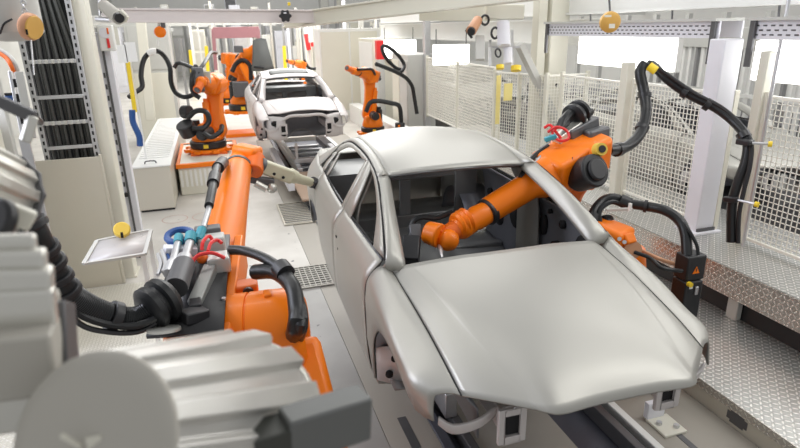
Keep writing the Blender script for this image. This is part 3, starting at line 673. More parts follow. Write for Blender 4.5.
on(R, 'air_hose', MB().tube([(-0.146, 3.326, 1.732), (-0.126, 3.374, 1.761), (-0.092, 3.468, 1.743), (-0.066, 3.453, 1.725)], .011, 6), M_RED)
on(R, 'orange_fitting', MB().ball((-0.186, 3.363, 1.679), .035, 12), M_ORG2)
on(R, 'coil_ring', MB().torus((-0.312, 3.644, 1.736), (0,-.25,1), .075, .022), M_BLUE)
on(R, 'union', MB().cyl((-0.320, 3.534, 1.730), (-0.314, 3.596, 1.753), .028, n=12), M_TEAL)
on(R, 'union', MB().cyl((-0.250, 3.514, 1.735), (-0.242, 3.577, 1.764), .034, n=12), M_TEAL)
on(R, 'union', MB().cyl((-0.205, 3.553, 1.728), (-0.177, 3.636, 1.769), .028, n=12), M_TEAL)
on(R, 'manifold', MB().bar((-0.400, 3.496, 1.710), (-0.224, 3.538, 1.670), .08, .05), M_LAV, bevel=.008)
on(R, 'supply_pipe', MB().cyl((-0.320, 3.534, 1.730), (-0.345, 3.252, 1.695), .022, n=12).cyl((-0.340, 3.286, 1.700), (-0.360, 3.194, 1.673), .035, n=12), M_STEEL)
on(R, 'supply_pipe', MB().cyl((-0.250, 3.514, 1.735), (-0.282, 3.289, 1.696), .026, n=12).cyl((-0.276, 3.324, 1.707), (-0.286, 3.243, 1.690), .045, n=12), M_STEEL)
on(R, 'damper_tube', MB().cyl((-0.281, 3.253, 1.692), (-0.317, 3.010, 1.662), .062, n=18), M_DGREY)
for k, u in enumerate((160,163,166)): on(R, 'spring_lead', MB().tube([(-0.412, 3.500, 1.710), (-0.386, 3.370, 1.680), (-0.397, 3.257, 1.665)], .012, 6) if k == 0 else MB().tube([(-0.391, 3.499, 1.695), (-0.365, 3.373, 1.675), (-0.378, 3.257, 1.649)], .012, 6) if k == 1 else MB().tube([(-0.436, 3.489, 1.691), (-0.415, 3.375, 1.669), (-0.427, 3.271, 1.645)], .012, 6), M_BLUE if k == 1 else M_STEEL)
on(R, 'hose_flange', MB().rev((-0.346, 2.958, 1.645), V((-0.431, 2.888, 1.624))-V((-0.346, 2.958, 1.645)), [(0,.10),(.03,.125),(.06,.125),(.07,.10),(.09,.10),(.10,.118),(.13,.118),(.15,.085)], 28), M_RUB)
on(R, 'flange_foot', MB().cyl((-0.378, 2.776, 1.542), (-0.377, 2.780, 1.556), .08, n=20), M_ALU)
on(R, 'support_bracket', MB().bar((-0.295, 2.856, 1.559), (-0.185, 2.925, 1.539), .10, .06), M_BLK, bevel=.008)
on(R, 'supply_pipe', MB().tube([(-0.172, 3.666, 1.765), (-0.129, 3.947, 1.811), (-0.104, 4.228, 1.846)], .02, 10), M_STEEL)
on(R, 'tool_hose', MB().tube([(-0.128, 3.951, 1.823), (-0.092, 4.292, 1.881), (-0.055, 4.733, 1.906), (0.006, 5.147, 1.880)], .032, 10), M_RUB)
on(R, 'hose_cuff', MB().cyl((-0.092, 4.315, 1.882), (-0.073, 4.536, 1.897), .045, n=14), M_BLK)
on(R, 'hose_cuff', MB().cyl((-0.048, 4.782, 1.895), (-0.004, 5.041, 1.886), .05, n=14), M_BLK)
# black hoses looping into the hub
on(R, 'loop_hose', MB().tube([(-0.024, 3.426, 1.684), (0.061, 3.348, 1.694), (0.178, 3.147, 1.698), (0.273, 2.938, 1.659), (0.295, 2.758, 1.578), (0.273, 2.640, 1.508), (.27, 2.99, 1.25)], .030, 10), M_RUB)
on(R, 'loop_hose', MB().tube([(0.100, 3.196, 1.614), (0.205, 3.067, 1.652), (0.274, 2.875, 1.639), (0.273, 2.724, 1.557), (0.256, 2.667, 1.508), (.25, 3.0, 1.22)], .045, 10), M_RUB)
on(R, 'loop_hose', MB().tube([(0.138, 3.190, 1.599), (0.234, 3.027, 1.658), (0.302, 2.802, 1.585), (0.296, 2.656, 1.513), (.28, 2.98, 1.2)], .022, 10), M_RUB)
on(R, 'hose_cuff', MB().cyl((0.233, 3.039, 1.690), (0.256, 2.970, 1.672), .055, n=14), M_BLK)

# ---- robots along the line
robot('orange robot on a white pedestal beside the long white cover', (-.25, 12.35, .62), (-0.127, 12.300, 1.026), (0.000, 12.450, 1.919), (-0.212, 11.800, 2.019), (-0.314, 11.600, 1.895), 1.02, side=-1)
robot('orange robot with black cable loop standing right of the pale car body', (3.720, 14.200, 0.379), (3.685, 14.200, 0.862), (3.695, 14.200, 1.793), (3.157, 13.600, 1.972), (2.949, 13.400, 2.059), .85, side=1)
robot('orange robot with a raised arm holding the dark grey panel', (0.765, 17.500, 0.669), (0.886, 17.500, 1.290), (0.844, 17.500, 1.959), (1.158, 17.000, 2.400), (1.292, 16.900, 2.478), 1.25, side=1)
robot('orange robot behind the pedestal robot with a level forearm', (0.374, 19.000, 0.749), (0.524, 19.000, 1.291), (0.581, 19.000, 2.064), (0.987, 18.400, 2.020), (1.088, 18.200, 1.997), 1.0, side=1)
robot('small distant orange robot with arm reaching over the pale car roof', (3.533, 24.000, 0.478), (3.561, 24.000, 0.873), (3.410, 24.000, 1.544), (2.896, 23.000, 1.727), (2.725, 22.800, 1.779), .85, side=1)
t = thing('seat_panel', 'dark grey trim panel lifted up behind the pale car body', 'panel', (1.328, 16.600, 2.277))
sp = MB(); sp.loft([[(1.148, 16.900, 2.638), (1.306, 16.800, 2.700), (1.481, 16.700, 2.684)], [(1.105, 16.800, 2.277), (1.328, 16.600, 2.277), (1.543, 16.600, 2.296)], [(1.036, 16.800, 1.858), (1.315, 16.600, 1.859), (1.614, 16.600, 1.900)]], 10, 8)
on(t, 'panel_skin', sp, M_DOOR, solid=.05)
on(t, 'top_bracket', MB().bar((0.626, 16.900, 2.445), (0.862, 16.900, 2.438), .18, .18), M_DGREY, bevel=.02)
on(t, 'armrest', MB().bar((1.087, 16.600, 1.973), (1.337, 16.450, 1.946), .08, .06), M_BLK, bevel=.02)
MR = [o for o in bpy.data.objects if o.get('label', '').startswith('orange robot on a white pedestal')][0]
on(MR, 'tool_changer', MB().bar((-0.271, 11.900, 2.272), (-0.289, 11.800, 1.838), .22, .24), M_DGREY, bevel=.03)
on(MR, 'tool_changer', MB().bar((-0.119, 12.000, 2.186), (-0.128, 11.950, 1.966), .16, .2), M_ALUD, bevel=.02)
on(MR, 'tool_hose', MB().tube([(-0.284, 11.900, 2.309), (-0.377, 11.700, 2.108), (-0.393, 11.700, 1.853), (-0.282, 11.700, 1.736)], .045, 8), M_RUB)
on(MR, 'red_fitting', MB().bar((-0.258, 11.700, 2.066), (-0.197, 11.700, 1.990), .06, .06), M_RED)
on(MR, 'gear_motor', MB().cyl((-0.641, 11.900, 1.241), (-0.562, 12.000, 1.025), .17, n=20).cyl((-0.639, 12.100, 1.445), (-0.507, 12.000, 1.449), .13, n=18), M_BLK, bevel=.02)
on(MR, 'base_hose', MB().tube([(-0.549, 11.800, 1.364), (-0.384, 11.700, 1.499), (-0.207, 11.700, 1.469), (-0.173, 11.700, 1.296), (-0.299, 11.700, 1.171), (-0.497, 11.700, 1.184)], .05, 8), M_RUB)
on(MR, 'dress_pack', MB().tube([(-0.311, 11.700, 1.075), (-0.174, 11.700, 0.988), (0.003, 11.800, 1.056), (0.055, 12.000, 1.139)], .05, 8), M_RUB)
HR = [o for o in bpy.data.objects if o.get('label', '').startswith('orange robot with a raised arm')][0]
on(HR, 'gear_box', MB().box((0.701, 17.000, 1.373), (.42, .3, .42)), M_DGREY, bevel=.03)
on(HR, 'arm_cover', MB().bar((0.831, 17.000, 2.094), (1.013, 17.000, 1.494), .26, .2), M_ORG, bevel=.05)
on(HR, 'dress_pack', MB().tube([(0.511, 17.000, 1.840), (0.640, 17.000, 2.047), (0.832, 16.900, 2.151), (1.002, 16.900, 1.986), (0.991, 16.900, 1.611)], .06, 8), M_RUB)
on(HR, 'base_frame', MB().b2((.15, 17.2, 0), (1.35, 18.0, .10)), M_ORG, bevel=.01)
# pedestals
t = thing('robot_pedestal', 'white steel pedestal with slatted front under the robot by the long cover', 'pedestal', (-.3, 12.3, 0))
on(t, 'base_box', MB().b2((-.82, 11.25, 0), (.28, 13.4, .52)), M_CREAM, bevel=.01)
on(t, 'orange_frame', MB().b2((-.85, 11.2, .52), (.32, 11.28, .60)).b2((-.85, 13.35, .52), (.32, 13.43, .60)).b2((-.85, 11.28, .52), (-.79, 13.35, .60)).b2((.24, 11.28, .52), (.32, 13.35, .60)), M_ORG, bevel=.008)
on(t, 'top_plate', MB().b2((-.79, 11.28, .52), (.24, 13.35, .58)), M_CREAM)
for k in range(12): on(t, 'front_slat', MB().b2((-.80+k*.085, 11.235, .16), (-.76+k*.085, 11.25, .48)), M_WHITE)
on(t, 'adapter_plate', MB().b2((-.6, 12.0, .58), (.1, 12.7, .62)), M_ORG2)

# ------------------------------------------------------------------ left side
def part(par, name, mb, m, **k): return mb.build(name, m, par, **k)
# white machine covers by the line
t = thing('machine_cover', 'long low white sheet metal cover with ribbed top on the left floor', 'cover', (-1.17, 13, 0))
part(t, 'side_panel', MB().b2((-1.46, 10.32, .04), (-.88, 16.1, .78)), M_BEIGE, bevel=.012)
part(t, 'top_lid', MB().b2((-1.48, 10.30, .78), (-.86, 16.12, .81)), M_WHITE, bevel=.008)
rb = MB()
for k in range(26): rb.b2((-1.42, 10.95+k*.195, .81), (-.92, 11.05+k*.195, .826))
part(t, 'lid_rib', rb, M_WHITE, bevel=.005, kind='stuff')
part(t, 'plinth', MB().b2((-1.44, 10.36, 0), (-.90, 16.05, .04)), M_BLK)
part(t, 'lid_handle', MB().tube([(-1.28, 10.5, .81), (-1.26, 10.5, .85), (-1.12, 10.5, .85), (-1.10, 10.5, .81)], .012, 6), M_DGREY)
# cable rack
YR = 7.4
t = thing('cable_rack', 'tall perforated steel rack holding thick black cables behind a beige panel', 'rack', (-1.6, 7.45, 0))
for x in (-1.90, -1.385):
    part(t, 'rack_rail', MB().b2((x-.03, 7.34, 0), (x+.03, 7.40, 3.9)), M_STEEL, bevel=.004)
for x in (-1.90, -1.385):
    for k in range(24): part(t, 'rail_slot', MB().box((x, 7.338, 1.62+k*.08), (.018, .006, .042)), M_HOLE)
for z, y in ((2.66, 7.33), (2.0, 7.33), (2.28, 7.35), (1.72, 7.34)):
    st = part(t, 'cross_strap', MB().b2((-1.87, y-.02, z-.02), (-1.41, y, z+.02)), M_STEEL, bevel=.003)
    if z in (2.66, 2.0):
        for k in range(7): part(st, 'saddle_clamp', MB().box((-1.82+k*.062, y-.026, z), (.036, .02, .045)), M_GREY, bevel=.006)
part(t, 'back_plate', MB().b2((-1.93, 7.62, 0), (-1.41, 7.64, 3.9)), M_BLK)
rng = random.Random(3); M_CAB = pm('dark_grey_cable_sheath', (.085, .088, .084), .33, 0, .1, 20)
for k in range(12):
    x = -1.85+k*.040; r = rng.uniform(.014, .0175); y0 = 7.44+(k % 2)*.05
    j = [rng.uniform(-.006, .006) for _ in range(5)]
    sw = .012*(k-4)
    o = MB().tube([(x+j[0]-sw*2, y0, 3.85), (x+j[1]-sw, y0, 3.2), (x+j[2], y0+.01, 2.66), (x+j[3], y0, 2.2), (x+j[4], y0+.01, 1.75), (x, y0, .9), (x, y0, .05)], r, 8).build('cable', M_CAB, base=(x, y0, 0))
    tag(o, 'thick black cable running down inside the perforated rack', 'cable', 'black cables in the rack')
t = thing('cable_guard', 'plain beige sheet steel panel standing below the black cables', 'panel', (-1.65, 7.28, 0))
part(t, 'face_sheet', MB().b2((-2.05, 7.26, 0), (-1.36, 7.28, 1.60)), M_BEIGE, bevel=.006)
part(t, 'side_sheet', MB().b2((-1.36, 7.26, 0), (-1.33, 7.30, 1.62)), M_BEIGE, bevel=.006)
t = thing('column', 'cream square steel column beside the black cable rack', 'column', (-1.32, 7.6, 0))
part(t, 'shaft', MB().b2((-1.40, 7.42, 0), (-1.235, 7.72, 4.2)), M_CREAM, bevel=.012)
part(t, 'foot_plate', MB().b2((-1.42, 7.41, 0), (-1.21, 7.76, .02)), M_CREAM)
t = thing('column', 'white slotted strut post just right of the cream column', 'post', (-1.26, 8.2, 0))
part(t, 'shaft', MB().b2((-1.35, 8.15, 0), (-1.17, 8.3, 2.95)), M_LAV, bevel=.008)
for k in range(12): part(t, 'slot', MB().box((-1.285, 8.148, .9+k*.14), (.02, .006, .06)), M_DGREY)
part(t, 'foot', MB().box((-1.28, 8.13, .90), (.06, .05, .05)), M_BLK, bevel=.01)
part(t, 'edge_channel', MB().b2((-1.262, 8.12, 0), (-1.238, 8.148, 2.95)), M_DGREY)
t = thing('control_box', 'white wall control box with red emergency strip at the top left', 'box', (-1.200, 8.100, 2.800))
p = V((-1.175, 8.100, 2.880))
part(t, 'case', MB().box(p, (.17, .12, .30)), M_WHITE, bevel=.012)
part(t, 'round_window', MB().cyl(p+V((-.01,-.062,.06)), p+V((-.01,-.07,.06)), .06, n=20), M_LAV)
part(t, 'red_strip', MB().box(p+V((.015,-.068,-.06)), (.03, .02, .11)), M_RED, bevel=.004)
part(t, 'switch', MB().box(p+V((.03,-.068,.08)), (.02, .02, .07)), M_ORG2, bevel=.004)
t = thing('notice_card', 'white paper card hung between cream posts above a yellow pipe', 'card', (-1.283, 10.500, 2.640))
part(t, 'left_sheet', MB().box((-1.346, 10.500, 2.612), (.14, .012, .28)), M_WHITE)
q = V((-1.297, 10.950, 2.497)); part(t, 'stand_post', MB().bar((q.x, q.y, 0), (q.x, q.y, q.z+.1), .03, .03), M_WHITE)
part(t, 'right_sheet', MB().box((-1.209, 10.500, 2.638), (.16, .012, .30)), M_WHITE)
o = MB().cyl((-1.319, 10.800, 2.537), (-1.335, 10.800, 1.653), .035, n=12).build('pipe', M_YEL, base=(-1.335, 10.800, 1.653)); tag(o, 'upright yellow pipe behind the white strut posts', 'pipe')
o = MB().tube([(-1.351, 10.600, 1.713), (-1.367, 10.600, 1.515), (-1.311, 10.600, 1.275), (-1.322, 10.600, 1.105)], .05, 8).build('hose', M_BLUE, base=(-1.322, 10.600, 1.105)); tag(o, 'blue hose at the foot of the yellow pipe', 'hose')
t = thing('column', 'cream column behind the yellow pipe and the white card', 'column', (-2.0, 16.4, 0))
part(t, 'shaft', MB().bar((-1.539, 16.300, 3.165), (-1.667, 16.300, 0.766), .22, .22), M_CREAM, bevel=.01)
t = thing('cabinet', 'tall grey cabinet behind the hanging black cable and orange hook block', 'cabinet', (-1.403, 17.200, 0.622))
part(t, 'body', MB().b2((-2.05, 17, 0), (-1.0, 18, 3.25)), M_GREY, bevel=.01)
part(t, 'lower_door', MB().b2((-1.98, 16.98, .1), (-1.08, 17, 1.9)), M_CREAM, bevel=.006)
part(t, 'upper_door', MB().b2((-1.98, 16.98, 1.98), (-1.08, 17, 3.1)), M_GREY, bevel=.006)
# camera on bracket
t = thing('camera', 'grey cylindrical camera on a bracket at the end of the overhead beam', 'camera', (-1.233, 9.329, 3.210))
part(t, 'body', MB().cyl((-1.312, 9.270, 3.287), (-1.092, 8.810, 3.121), .085, .09, 20), M_ALUD, bevel=.01)
part(t, 'lens', MB().cyl((-1.096, 8.760, 3.132), (-1.072, 8.691, 3.115), .06, n=20), M_BLK)
part(t, 'bracket', MB().cyl((-1.368, 9.316, 3.366), (-1.380, 9.245, 3.158), .025, n=10).cyl((-1.437, 9.249, 3.121), (-1.256, 9.187, 3.104), .035, n=10), M_STEEL)
part(t, 'hood', MB().bar((-1.071, 8.830, 3.195), (-0.995, 8.771, 3.094), .04, .10), M_CREAM, bevel=.01)
# balancers
t = thing('spring_balancer', 'copper coloured round balancer hanging on a chain before the black cables', 'balancer', (-0.948, 3.845, 2.979))
a = V((-0.962, 3.848, 2.974)); n = (V((-0.934, 3.728, 2.974))-V((-0.936, 3.843, 2.984))).normalized()
dn = V((-.84, .5, .2)).normalized()
part(t, 'drum', MB().rev((-0.931, 3.842, 2.984), dn, [(-.02,.066),(-.005,.074),(.018,.074),(.03,.064)], 30), M_COP)
part(t, 'face_plate', MB().rev(V((-0.931, 3.842, 2.984))-dn*.021, -dn, [(0,.064),(.006,.060)], 30), M_OCH)
part(t, 'label_slot', MB().box(V((-0.935, 3.756, 2.958)), (.008, .012, .028)), M_HOLE)
for k in range(4): part(t, 'chain_link', MB().torus((-0.955, 3.880, 3.069) if k == 0 else (-0.955, 3.887, 3.090) if k == 1 else (-0.955, 3.895, 3.111) if k == 2 else (-0.955, 3.902, 3.132), (1, .2, 0) if k % 2 else (.2, 1, 0), .013, .004, 12, 6), M_STEEL)
part(t, 'cord', MB().cyl((-0.940, 3.820, 2.916), (-0.946, 3.756, 2.732), .004, n=6), M_STEEL)
t = thing('hook_block', 'orange hook block hanging under the rear overhead beam', 'hook block', (-0.836, 12.000, 2.930))
part(t, 'drum', MB().rev((-0.836, 12.000, 2.930), (.2,-1,0), [(-.05,.08),(-.04,.10),(.04,.10),(.05,.08)], 22), M_ORG)
part(t, 'hanger', MB().cyl((-0.834, 12.000, 3.121), (-0.843, 12.000, 2.999), .02, n=8), M_GREY)
part(t, 'side_block', MB().box((-0.767, 12.000, 3.050), (.08,.08,.1)), M_DGREY, bevel=.01)
part(t, 'cord', MB().cyl((-0.886, 12.000, 2.826), (-0.906, 12.000, 2.685), .012, n=6), M_WHITE)
# hanging cable
o = MB().tube([(-1.479, 11.500, 1.839), (-1.398, 11.600, 1.896), (-1.260, 11.700, 1.986), (-1.254, 11.800, 2.192), (-1.196, 11.900, 2.415), (-1.099, 12.000, 2.549), (-0.936, 12.000, 2.597), (-0.820, 12.100, 2.482), (-0.760, 12.100, 2.280), (-0.778, 12.100, 2.021), (-0.717, 12.100, 1.812), (-0.542, 12.000, 1.737), (-0.345, 11.900, 1.831), (-0.261, 11.800, 2.058), (-0.242, 11.800, 2.204)], .045, 8).build('cable', M_RUB, base=(-0.936, 12.000, 2.597)); tag(o, 'black cable sagging from the white clip to the pedestal robot', 'cable')
o = MB().tube([(-1.090, 11.900, 2.553), (-1.015, 11.900, 2.594), (-0.947, 11.900, 2.592)], .06, 8).build('cable_clip', M_WHITE, base=(-1.014, 11.900, 2.603)); tag(o, 'white sleeve at the top of the sagging black cable', 'clip')
o = MB().tube([(-0.740, 13.000, 2.227), (-0.650, 13.000, 2.322), (-0.494, 12.800, 2.287), (-0.270, 12.600, 2.212), (-0.124, 13.000, 2.323), (0.017, 14.000, 2.462), (0.132, 15.000, 2.423)], .04, 8).build('cable', M_RUB, base=(-0.270, 12.600, 2.212)); tag(o, 'black cable arching over the pedestal robot to the back', 'cable')
# left edge
t = thing('machine_housing', 'light grey machine housing at the upper left edge', 'machine', (-0.998, 3.654, 3.019))
part(t, 'casing', MB().rev((-1.084, 4.069, 3.178), (0, 0, -1), [(0,.16),(.22,.16),(.26,.12),(.27,.05)], 24), M_GREY)
part(t, 'corner_post', MB().bar((-1.099, 4.191, 3.196), (-1.084, 4.098, 2.949), .05, .05), M_GREY, bevel=.006)
part(t, 'side_lead', MB().tube([(-1.100, 3.882, 2.951), (-1.072, 3.892, 3.003), (-1.026, 3.887, 3.028)], .006, 6), M_BLK)
t = thing('wall_cabinet', 'pale cream upright cabinet at the far left edge', 'cabinet', (-1.588, 5.138, 2.331))
part(t, 'body', MB().b2((-2.9, 5.5, 0), (-2.02, 6.5, 2.2)), M_CREAM, bevel=.01)
part(t, 'upper_panel', MB().b2((-2.95, 6.6, 0), (-1.98, 6.7, 3.6)), M_GREY, bevel=.01)
t = thing('perforated_bracket', 'perforated steel bracket left of the cable rack', 'bracket', (-1.186, 4.221, 2.589))
part(t, 'front_leg', MB().bar((-1.199, 4.274, 2.725), (-1.170, 4.124, 2.334), .055, .02, (1,0,0)), M_STEEL, bevel=.003)
part(t, 'side_leg', MB().bar((-1.184, 4.377, 2.718), (-1.153, 4.223, 2.316), .05, .02), M_GREY, bevel=.003)
q = V((-1.170, 4.124, 2.334)); part(t, 'lower_leg', MB().bar((q.x, q.y, 0), q, .055, .02), M_STEEL)
for k in range(4): part(t, 'slot', MB().box(((-1.173, 4.210, 2.662), (-1.167, 4.177, 2.574), (-1.162, 4.154, 2.515), (-1.159, 4.128, 2.445))[k], (.014, .01, .05)), M_HOLE)
o = MB().tube([(-1.356, 4.590, 2.852), (-1.286, 4.550, 2.801), (-1.256, 4.518, 2.738), (-1.273, 4.604, 2.655)], .013, 8).build('cable', M_ORG2, base=(-1.256, 4.518, 2.738)); tag(o, 'orange cable entering the perforated bracket at the left edge', 'cable')
o = MB().tube([(-1.361, 4.620, 2.871), (-1.278, 4.576, 2.819), (-1.236, 4.538, 2.749), (-1.254, 4.598, 2.655)], .014, 8).build('cable', M_GREY, base=(-1.230, 4.514, 2.750)); tag(o, 'grey cable beside the orange cable at the left edge', 'cable')
t = thing('connector', 'blue connector on the cream cabinet at the left edge', 'connector', (-1.357, 4.686, 2.504))
part(t, 'shell', MB().box((-1.357, 4.684, 2.497), (.05,.06,.11)), M_BLUE, bevel=.01)
part(t, 'latch', MB().box((-1.347, 4.670, 2.559), (.06,.03,.015)), M_BLK)
o = MB().tube([(-0.697, 2.245, 2.745), (-0.643, 2.221, 2.726), (-0.589, 2.195, 2.699), (-0.590, 2.291, 2.659)], .012, 8).build('hose', M_RUB, base=(-0.643, 2.221, 2.726)); tag(o, 'dark hose crossing above the grey handle at the left edge', 'hose')
# clear guard plate with yellow knob
t = thing('guard_plate', 'small clear framed plate above the tread floor with a yellow knob', 'plate', (-1.019, 5.416, 1.132))
cs = [V((-1.203, 5.634, 1.118)), V((-0.747, 5.772, 1.123)), V((-0.771, 5.310, 1.050)), V((-1.243, 5.187, 1.071))]
g = MB(); g.bm.faces.new([g.bm.verts.new(p) for p in cs]); part(t, 'clear_sheet', g, M_SHEET, solid=.012)
fr = MB()
for a, b in zip(cs, cs[1:]+cs[:1]): fr.bar(a, b, .035, .022)
part(t, 'edge_frame', fr, M_GREY)
part(t, 'leg', MB().bar(cs[2]-V((.02,-.03,.02)), V((cs[2].x-.02, cs[2].y+.03, 0)), .04, .04), M_WHITE)
part(t, 'leg', MB().bar(cs[1]-V((.02,.03,.02)), V((cs[1].x-.02, cs[1].y-.03, 0)), .04, .04), M_WHITE)
k = part(t, 'knob', MB().rev((-0.980, 5.648, 1.194), V((.15,-.8,.6)), [(-.03,.06),(-.02,.074),(.02,.074),(.03,.064)], 24), M_KNOB)
part(k, 'knob_slot', MB().box((-0.972, 5.560, 1.173), (.02,.02,.05)), M_HOLE)
# tread floor and grates
t = thing('tread_floor_plate', 'pale tread plate lying on the floor behind the black hose', 'floor plate', (-1.3, 5.6, 0))
part(t, 'sheet', MB().b2((-2.6, 3.2, 0), (-.72, 7.2, .012)), M_CHKL, smooth=False)
def grate(x0, y0, x1, y1, label, n, m1):
    t = thing('floor_grate', label, 'grate', ((x0+x1)/2, (y0+y1)/2, 0))
    part(t, 'pan', MB().b2((x0, y0, 0), (x1, y1, .006)), M_DGREY)
    part(t, 'rim', MB().b2((x0, y0, 0), (x1, y0+.025, .022)).b2((x0, y1-.025, 0), (x1, y1, .022)).b2((x0, y0+.025, 0), (x0+.025, y1-.025, .022)).b2((x1-.025, y0+.025, 0), (x1, y1-.025, .022)), m1)
    for k in range(n):
        y = y0+.03+(y1-y0-.06)*(k+.5)/n
        part(t, 'grate_bar', MB().b2((x0+.025, y-.012, .006), (x1-.025, y+.012, .018)), m1)
    if y0 < 8:
        for k in range(10):
            x = x0+(x1-x0)*(k+.7)/11; part(t, 'cross_bar', MB().b2((x, y0+.025, .006), (x+.012, y1-.025, .02)), m1)
grate(.50, 6.32, 1.25, 6.98, 'grey floor grate close beside the door of the grey car', 9, M_ALUD)
grate(.80, 8.75, 1.42, 9.95, 'narrow floor grate behind the nozzle near the pale car skid', 12, M_BEIGE)

for lb, p in (('left one of two faded red rings painted on the pale floor', (-0.873, 9.764, 0.003)), ('right one of two faded red rings painted on the pale floor', (-0.400, 9.752, 0.003))):
    rg = MB(); n = 40
    for k in range(n):
        a, b = 2*PI*k/n, 2*PI*(k+1)/n
        rg.face([rg.bm.verts.new((p[0]+math.cos(q)*r, p[1]+math.sin(q)*r*1.1, .003)) for q, r in ((a, .19), (b, .19), (b, .205), (a, .205))])
    o = rg.build('floor_ring', M_FADE, base=p); tag(o, lb, 'floor marking', 'red floor rings')

M_BLOCK = pm('mid_grey_block', (.15, .155, .15), .45, .3, .06)
# ------------------------------------------------------------------ blurred foreground on the left
def ribbed(par, name, C1, C2, r1, r2, ribs, m, depth=.10):
    """cast motor body with raised ribs along its length"""
    C1, C2 = V(C1), V(C2); x, y, d = frame(C2-C1); mb = MB(); rows = []
    prof = []
    for k in range(ribs):
        for f, q in ((0, 1-depth), (.30, 1-depth), (.40, 1.), (.85, 1.), (.95, 1-depth)):
            prof.append((2*PI*(k+f)/ribs, q))
    for c, r in ((C1, r1*.97), (C1.lerp(C2, .02), r1), (C1.lerp(C2, .97), r2), (C2, r2*.97)):
        rows.append([mb.bm.verts.new(c+(x*math.cos(a)+y*math.sin(a))*r*q) for a, q in prof])
    n = len(prof)
    for a, b in zip(rows, rows[1:]):
        for k in range(n): mb.face((a[k], a[(k+1) % n], b[(k+1) % n], b[k]))
    mb.face(rows[0][::-1]); mb.face(rows[-1])
    return mb.build(name, m, par, bevel=.003)
t = thing('gun_motor', 'blurred ribbed aluminium motor with round grey end cap at the bottom left', 'motor', (-0.277, 1.008, 2.282), 'ribbed aluminium motors')
c1 = V((-0.199, 0.711, 2.447)); c2 = V((-0.036, 1.018, 2.209)); d = (c2-c1).normalized()
ribbed(t, 'motor_body', c1, c2, .117, .184, 13, M_ALUB, .11)
cap = part(t, 'end_cap', MB().rev(c1-d*.012, d, [(-.003,.09),(0,.111),(.004,.115),(.012,.115)], 44), M_ALUD)
x, y, _ = frame(d)
part(cap, 'cap_label', MB().box(c1-d*.018+V((.008, -.001, -.004)), (.018, .004, .022)), M_CREAM)
part(cap, 'cap_screw', MB().bar(c1-d*.016+V((-.028, 0, .018)), c1-d*.016+V((-.010, 0, -.004)), .006, .004), M_CREAM)
part(t, 'rear_flange', MB().cyl(c2, c2+d*.03, .166, n=36), M_ALU, bevel=.004)
t = thing('mounting_block', 'dark grey square block in front of the ribbed motor at the bottom', 'block', (0.096, 0.755, 2.363))
part(t, 'block_body', MB().bar((-0.131, 0.763, 2.314), (0.046, 0.812, 2.292), .058, .10), pm('near_black_block', (.05, .052, .045), .5, .2, .1), bevel=.004)
part(t, 'end_plate', MB().bar((0.042, 0.809, 2.313), (0.189, 0.848, 2.301), .056, .085), M_BLOCK, bevel=.005)
t = thing('gun_motor', 'blurred ribbed motor lying at the left edge below the black cavity', 'motor', (-0.423, 1.163, 2.434), 'ribbed aluminium motors')
mb = MB()
for k in range(6):
    mb = (MB().bar((-0.431, 0.911, 2.651), (-0.280, 0.924, 2.632), .020, .08), MB().bar((-0.434, 0.903, 2.627), (-0.269, 0.911, 2.606), .030, .09), MB().bar((-0.437, 0.895, 2.601), (-0.264, 0.899, 2.576), .034, .10), MB().bar((-0.442, 0.883, 2.564), (-0.263, 0.887, 2.544), .026, .11), MB().bar((-0.448, 0.866, 2.512), (-0.266, 0.871, 2.497), .070, .10), MB().bar((-0.454, 0.849, 2.460), (-0.272, 0.855, 2.447), .030, .11))[k]
    part(t, 'motor_rib', mb, M_ALU if k != 4 else M_ALUD, bevel=.006)
part(t, 'core', MB().bar((-0.497, 0.994, 2.516), (-0.310, 0.983, 2.494), .19, .06), M_ALUD, bevel=.01)
part(t, 'side_plate', MB().bar((-0.265, 0.954, 2.544), (-0.266, 0.898, 2.449), .012, .06), M_DGREY, bevel=.003)
part(t, 'shaft_stub', MB().cyl((-0.374, 1.064, 2.664), (-0.363, 1.079, 2.654), .036, n=20), M_BLK, bevel=.006)
part(t, 'clamp_lug', MB().bar((-0.356, 1.103, 2.635), (-0.336, 1.108, 2.664), .022, .04), M_CREAM, bevel=.004)
t = thing('gun_motor', 'blurred ribbed motor with dark scalloped rim at the upper left edge', 'motor', (-0.466, 1.463, 2.617), 'ribbed aluminium motors')
c1 = V((-0.520, 1.240, 2.719)); c2 = V((-0.487, 1.414, 2.617)); d = (c2-c1).normalized()
ribbed(t, 'motor_body', c1, c2, .098, .102, 13, M_ALU)
x, y, _ = frame(d); mb = MB()
pr = [((.102+(.006 if k % 2 else 0))*math.cos(PI*k/13), (.102+(.006 if k % 2 else 0))*math.sin(PI*k/13)) for k in range(26)]
part(t, 'end_rim', mb.prism(pr, c2, x, y, d*.012), M_DGREY, bevel=.003)
part(t, 'rear_boss', MB().cyl(c2+d*.012, c2+d*.02, .07, n=24), M_BLK)
t = thing('handle', 'grey bent metal handle above the ribbed motor at the left edge', 'handle', (-0.437, 1.609, 2.740))
part(t, 'bar', MB().bar((-0.434, 1.637, 2.758), (-0.460, 1.623, 2.698), .030, .022), M_ALU, bevel=.004)
part(t, 'top_arm', MB().bar((-0.525, 1.681, 2.802), (-0.430, 1.634, 2.755), .018, .03), M_DGREY, bevel=.004)
